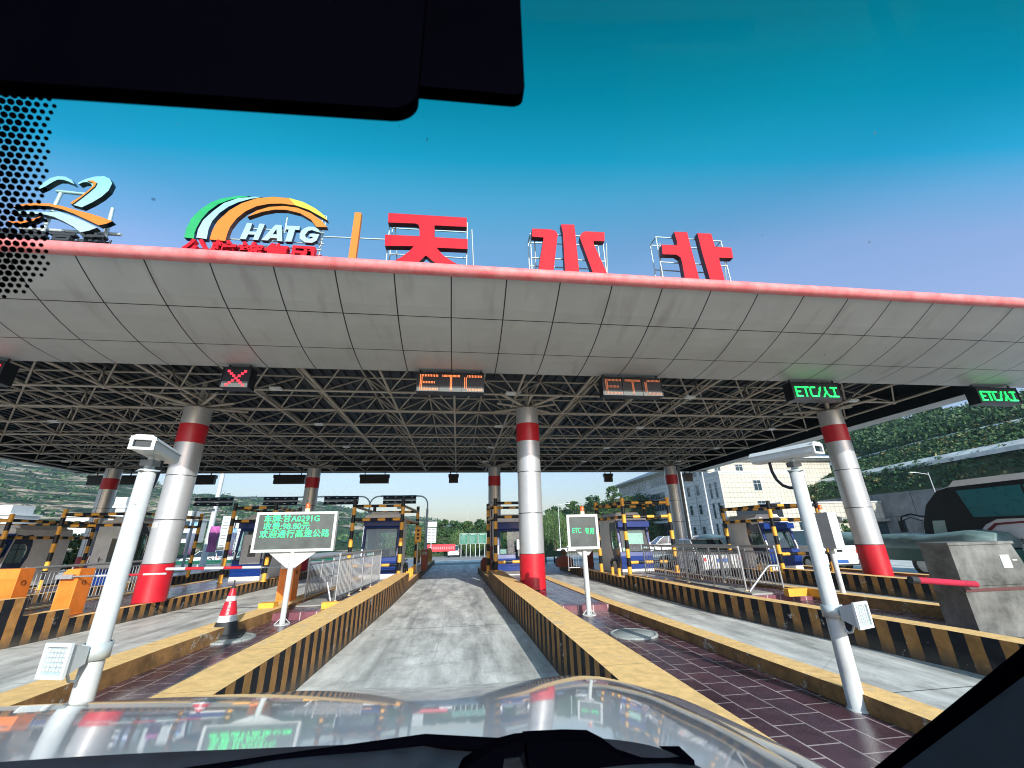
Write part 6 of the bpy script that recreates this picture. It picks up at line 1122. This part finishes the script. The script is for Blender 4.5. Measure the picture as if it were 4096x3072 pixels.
t = thing('iron_fence', 'black spiked iron fence in front of the office building', 'fence', (22, 43, 0)); g = MB()
for i in range(110):
    x = i * .13; g.tube((x, 0, 0), (x, 0, 1.5), .014, 'black', 4, caps=False); g.tube((x, 0, 1.5), (x, 0, 1.62), .02, 'black', 4, r2=0)
g.build('pickets', t); g = MB(); [g.tube((0, 0, z), (14.3, 0, z), .022, 'black', 6) for z in (.2, 1.0, 1.3)]; g.build('fence_rails', t)
t = thing('iron_fence', 'black ornamental iron fence left of the coach', 'fence', (33, 27, 0)); g = MB()
for i in range(60):
    x = i * .16; g.tube((x, 0, 0), (x, 0, 2.3), .018, 'black', 4, caps=False); g.tube((x, 0, 2.3), (x, 0, 2.45), .03, 'black', 4, r2=0)
g.build('pickets', t); g = MB(); [g.tube((0, 0, z), (9.6, 0, z), .025, 'black', 6) for z in (.3, 1.7, 2.1)]; g.build('fence_rails', t)
# ------------------------------------------------------------------ the car the picture is taken from
me_car = thing('own_car', 'silver-grey car whose bonnet, wipers, windscreen edge and pillar frame the view', 'car', (0, 0, 0))
K = .4 / .6
Fx = [(-2.6, 2.26), (-1.83, 2.26), (-1.15, 2.235), (-.68, 2.21), (.04, 2.15), (.28, 2.13), (.42, 2.125), (.63, 2.08), (.79, 1.93), (.87, 1.70), (.915, 1.49), (.93, 1.30)]
Cx = [(-2.0, 1.66), (-1.27, 1.63), (-.95, 1.63), (-.51, 1.59), (-.02, 1.57), (.14, 1.565), (.26, 1.55), (.42, 1.52), (.60, 1.48), (.72, 1.42), (.84, 1.33), (.92, 1.26)]
hm_ = mat('bonnet_paint', (.42, .45, .49), .10, .0, var=.05, coat=1.0, spec=.6)
for nn in list(hm_.node_tree.nodes):
    if nn.type == 'MAP_RANGE': nn.inputs[3].default_value = .25; nn.inputs[4].default_value = .4
def cr(P, t_):
    i = int(t_); i = min(i, len(P) - 2); u = t_ - i; p0 = P[max(i - 1, 0)]; p1 = P[i]; p2 = P[i + 1]; p3 = P[min(i + 2, len(P) - 1)]
    return tuple(.5 * (2 * p1[k] + (p2[k] - p0[k]) * u + (2 * p0[k] - 5 * p1[k] + 4 * p2[k] - p3[k]) * u * u + (3 * p1[k] - p0[k] - 3 * p2[k] + p3[k]) * u ** 3) for k in range(2))
NS = 88; rowsn = 14; vs = []
for j in range(rowsn + 8):
    for i in range(NS + 1):
        t_ = i / NS * (len(Fx) - 1); fx, fy_ = cr(Fx, t_); cx_, cy_ = cr(Cx, t_); F = Vector((fx * K, fy_ * K)); Cc = Vector((cx_ * K * .63, cy_ * K * .63)); dr = (F - Cc); Ld = max(.05, dr.length)
        nrm = dr.normalized(); side = max(0, min(1, (fx - .55) / .35)); nrm = (nrm * (1 - side) + Vector((1, .15)) * side).normalized(); ridge = .012 * math.exp(-((fx - .55) / .22) ** 2)
        if j <= rowsn: u = j / rowsn; p = Cc.lerp(F, u); s_ = max(0, F.y - p.y) if fx < .5 else (1 - u) * lerp(max(.02, F.y - Cc.y), Ld, min(1, (fx - .5) / .4)); z = 1.35 + ridge * u + .27 * s_ - .0906 * s_ * s_
        else: s_ = (j - rowsn) / 8 * .75; p = F + nrm * s_; z = 1.35 + ridge * (1 - s_) - .27 * s_ - .75 * s_ * s_
        vs.append((p.x, p.y, z))
g = MB(); g.add(vs, [(j * (NS + 1) + i, j * (NS + 1) + i + 1, (j + 1) * (NS + 1) + i + 1, (j + 1) * (NS + 1) + i) for j in range(rowsn + 7) for i in range(NS)], hm_, True); bon = g.build('bonnet', me_car)
blk = mat('interior_black', (.0009, .0009, .0022), .8, var=.2, spec=0.); cw = mat('cowl_plastic', (.012, .015, .022), .5, var=.3, scale=30)
# cowl strip + dashboard
def cz_(i): t_ = i / NS * (len(Cx) - 1); c = cr(Cx, t_); return c[0] * K * .63, c[1] * K * .63
g = MB(); vs = []
for i in range(NS + 1):
    x, y = cz_(i); t_ = i / NS * (len(Fx) - 1); ff_ = cr(Fx, t_); Ld = (max(0, ff_[1] * K - y) if ff_[0] < .5 else lerp(max(.02, ff_[1] * K - y), math.hypot(ff_[0] * K - x, ff_[1] * K - y), min(1, (ff_[0] - .5) / .4))); zc = 1.35 + .27 * Ld - .0906 * Ld * Ld + .003; vs += [(x, y + .015, zc - .008), (x, y - .003, zc), (x, y - .08, zc - .03), (x * .98, y - .12, 1.36)]
g.add(vs, [(4 * i + a, 4 * i + 4 + a, 4 * i + 5 + a, 4 * i + 1 + a) for i in range(NS) for a in range(3)], cw, True); g.build('cowl', me_car)
g = MB(); g.prism([(-1.25, .60), (-.9, .61), (0, .59), (.4, .56), (.55, .50), (.62, -.05), (-1.3, -.05)], 1.05, 1.42, blk, axis='z'); g.build('dashboard', me_car)

# wiper
def nr_(p, k=.70): return (p[0] * k, p[1] * k, 1.75 - (1.75 - p[2]) * k)
g = MB(); g.path([nr_(p) for p in [(-1.0, .89, 1.375), (-.62, .915, 1.385), (-.30, .935, 1.395), (-.05, .94, 1.405), (.08, .90, 1.405)]], .0075, blk, 8); g.path([nr_(p) for p in [(-.95, .92, 1.37), (-.3, .955, 1.385), (.02, .955, 1.393)]], .0045, cw, 6); g.build('wiper_arm', me_car)
hk = lambda P: [(x * .70, 1.75 - (1.75 - z) * .70) for x, z in P]
g = MB(); hp = hk([(.0, 1.375), (.02, 1.392), (.075, 1.415), (.11, 1.420), (.125, 1.420), (.118, 1.400), (.088, 1.400), (.083, 1.38), (.06, 1.36), (.0, 1.36)])
g.prism(hp, .605, .630, blk); g.prism(hk([(.125, 1.420), (.20, 1.418), (.245, 1.414), (.29, 1.392), (.33, 1.384), (.42, 1.378), (.42, 1.35), (.13, 1.35)]), .597, .634, blk); g.build('wiper_pivot', me_car)
# unseen roof and rear body added to block sun; roof cut short to light bonnet
g = MB(); g.box((-1.25, -2.9, 2.13), (.60, -.95, 2.18), blk, top='carsilver'); g.build('roof', me_car)
g = MB(); g.box((-1.22, -3.0, .5), (.58, -2.9, 2.13), blk); g.box((-1.27, -2.9, .5), (-1.22, .35, 1.45), blk); g.build('unseen_rear_body', me_car)
# A-pillar and door trim on the right
tr = mat('pillar_trim', (.022, .035, .048), .7, var=.2, scale=20)
g = MB(); g.prism([(.742, 1.31), (.732, 1.364), (.452, 1.612), (.04, 1.955), (-.3, 2.18), (-.3, .9), (.745, .9)], .625, .70, tr, axis='x'); g.build('pillar_trim', me_car)
g = MB(); g.path([(.632, .755, 1.358), (.630, .455, 1.610), (.60, .05, 1.955), (.56, -.3, 2.18)], .010, blk, 10); g.build('windscreen_pillar', me_car)
# mirror housing / sensor box hanging from the windscreen
def rbox(name, x0, x1, y0, y1, z0, z1, r, corners=(1, 1, 1, 1), slope=0.):
    P = []
    for (cx_, cz__, a0, k) in ((x0 + r, z0 + r, 180, 0), (x1 - r, z0 + r, 270, 1), (x1 - r, z1 - r, 0, 2), (x0 + r, z1 - r, 90, 3)):
        for i in range(9):
            a = R(a0 + 90 * i / 8); P.append((cx_ + r * math.cos(a), cz__ + r * math.sin(a)))
    P = [(x, z + slope * x) for x, z in P]; g = MB(); g.prism(P, y0, y1, blk); return g.build(name, me_car)
k_ = .17 / .45
rbox('mirror_housing', -.42, -.028, .160, .168, 1.9705, 2.14, .014, slope=.05)
rbox('camera_housing', -.06, .0350, .170, .178, 2.004, 2.14, .008, slope=.03)
# windscreen with printed dot band
def wy(x, z): return (2.55 - .18 * ((x + .32) / .95) ** 2 - z) / 1.67      # raked glass, bowed towards the pillars
g = MB(); vs = []; N1 = 24
for j in range(9):
    z = 1.40 + j * .125
    for i in range(N1 + 1): x = -1.25 + 1.87 * i / N1; vs.append((x, wy(x, z), z))
gl = bpy.data.materials.new('windscreen_glass'); gl.use_nodes = True; nt = gl.node_tree; nt.nodes.clear(); tb = nd(nt, 'ShaderNodeBsdfTransparent'); tb.inputs[0].default_value = (.93, .975, .98, 1); gb = nd(nt, 'ShaderNodeBsdfGlossy'); gb.inputs['Roughness'].default_value = .02; ms = nd(nt, 'ShaderNodeMixShader'); ms.inputs[0].default_value = .001; oo = nd(nt, 'ShaderNodeOutputMaterial')
nt.links.new(tb.outputs[0], ms.inputs[1]); nt.links.new(gb.outputs[0], ms.inputs[2]); nt.links.new(ms.outputs[0], oo.inputs[0])
# tinted sun-shade band along the top of the windscreen
tc_ = nd(nt, 'ShaderNodeTexCoord'); s3 = nd(nt, 'ShaderNodeSeparateXYZ'); mr_ = nd(nt, 'ShaderNodeMapRange'); mr_.inputs[1].default_value = 1.97; mr_.inputs[2].default_value = 2.17; rm = nd(nt, 'ShaderNodeValToRGB'); nt.links.new(tc_.outputs['Object'], s3.inputs[0]); nt.links.new(s3.outputs[2], mr_.inputs[0]); nt.links.new(mr_.outputs[0], rm.inputs[0]); nt.links.new(rm.outputs[0], tb.inputs[0])
e_ = rm.color_ramp.elements; e_[0].position = 0; e_[0].color = (.95, .975, .98, 1); e_[1].position = 1; e_[1].color = (.01, .52, .48, 1)
for p_, c_ in ((.18, (.90, .97, .98, 1)), (.35, (.55, .96, .98, 1)), (.50, (.10, .92, .93, 1)), (.72, (.02, .74, .70, 1))): q_ = e_.new(p_); q_.color = c_
g.add(vs, [(j * (N1 + 1) + i, j * (N1 + 1) + i + 1, (j + 1) * (N1 + 1) + i + 1, (j + 1) * (N1 + 1) + i) for j in range(8) for i in range(N1)], gl, True); ws = g.build('windscreen', me_car)
# dot band: staggered printed dots on the inside of the glass
g = MB(); pitch = .00614
def on_glass(x, z): return Vector((x, wy(x, z) - .004, z))
for a in range(40):
    for b in range(44):
        z = 1.94 + b * .00428; x = -.56 + a * pitch + (b % 2) * pitch * .5
        p = on_glass(x, z); 
        # region edge: right limit drifts with height
        u = (z - 2.0)
        lim = interp([(1.942,-.60),(1.949,-.405),(1.955,-.378),(1.963,-.366),(1.98,-.352),(2.02,-.350),(2.07,-.338),(2.09,-.330),(2.2,-.33)],z)-x
        if lim <= 0: continue
        r_ = .0029 * min(1, .62 + lim * 16)
        e1_ = Vector((1, 0, 0)); e2_ = Vector((0, -.514, .857)); k0 = len(g.v)
        g.add([tuple(p + e1_ * r_ * math.cos(2 * math.pi * q / 8) + e2_ * r_ * .9 * math.sin(2 * math.pi * q / 8)) for q in range(8)], [tuple(range(8))], blk)
g.build('printed_dot_band', ws)['kind'] = 'stuff'

# dried specks and smears on the glass
sp_ = bpy.data.materials.new('dried_speck'); sp_.use_nodes = True; nt = sp_.node_tree; nt.nodes.clear(); a_ = nd(nt, 'ShaderNodeBsdfTransparent'); b_ = nd(nt, 'ShaderNodeBsdfDiffuse'); b_.inputs[0].default_value = (.10, .13, .15, 1); m_ = nd(nt, 'ShaderNodeMixShader'); m_.inputs[0].default_value = .45; o_ = nd(nt, 'ShaderNodeOutputMaterial')
nt.links.new(a_.outputs[0], m_.inputs[1]); nt.links.new(b_.outputs[0], m_.inputs[2]); nt.links.new(m_.outputs[0], o_.inputs[0])
r9 = random.Random(21); g = MB()
for i in range(34):
    x = -.42 + .95 * r9.random(); z = 1.62 + .48 * r9.random(); p = on_glass(x, z); k = .0006 + .0013 * r9.random() ** 3; q_ = .6 + r9.random() * .8
    g.add([tuple(p + Vector((1, 0, 0)) * k * q_ * math.cos(a * .785) * (.7 + .5 * r9.random()) + Vector((0, -.514, .857)) * k * math.sin(a * .785) * (.7 + .6 * r9.random())) for a in range(8)], [tuple(range(8))], sp_)
g.build('dried_specks', ws)['kind'] = 'stuff'
# ------------------------------------------------------------------ air
hz = bpy.data.materials.new('haze_air'); hz.use_nodes = True; nt = hz.node_tree; nt.nodes.clear(); pv = nd(nt, 'ShaderNodeVolumePrincipled'); pv.inputs['Color'].default_value = (.55, .80, .95, 1); pv.inputs['Density'].default_value = .00035; pv.inputs['Anisotropy'].default_value = .2
oo = nd(nt, 'ShaderNodeOutputMaterial'); nt.links.new(pv.outputs[0], oo.inputs['Volume']); M['haze'] = hz
g = MB(); g.box((-960, -120, -4.2), (960, 960, 100), 'haze'); g.build('haze', kind='stuff')
S.cycles.volume_bounces = 0
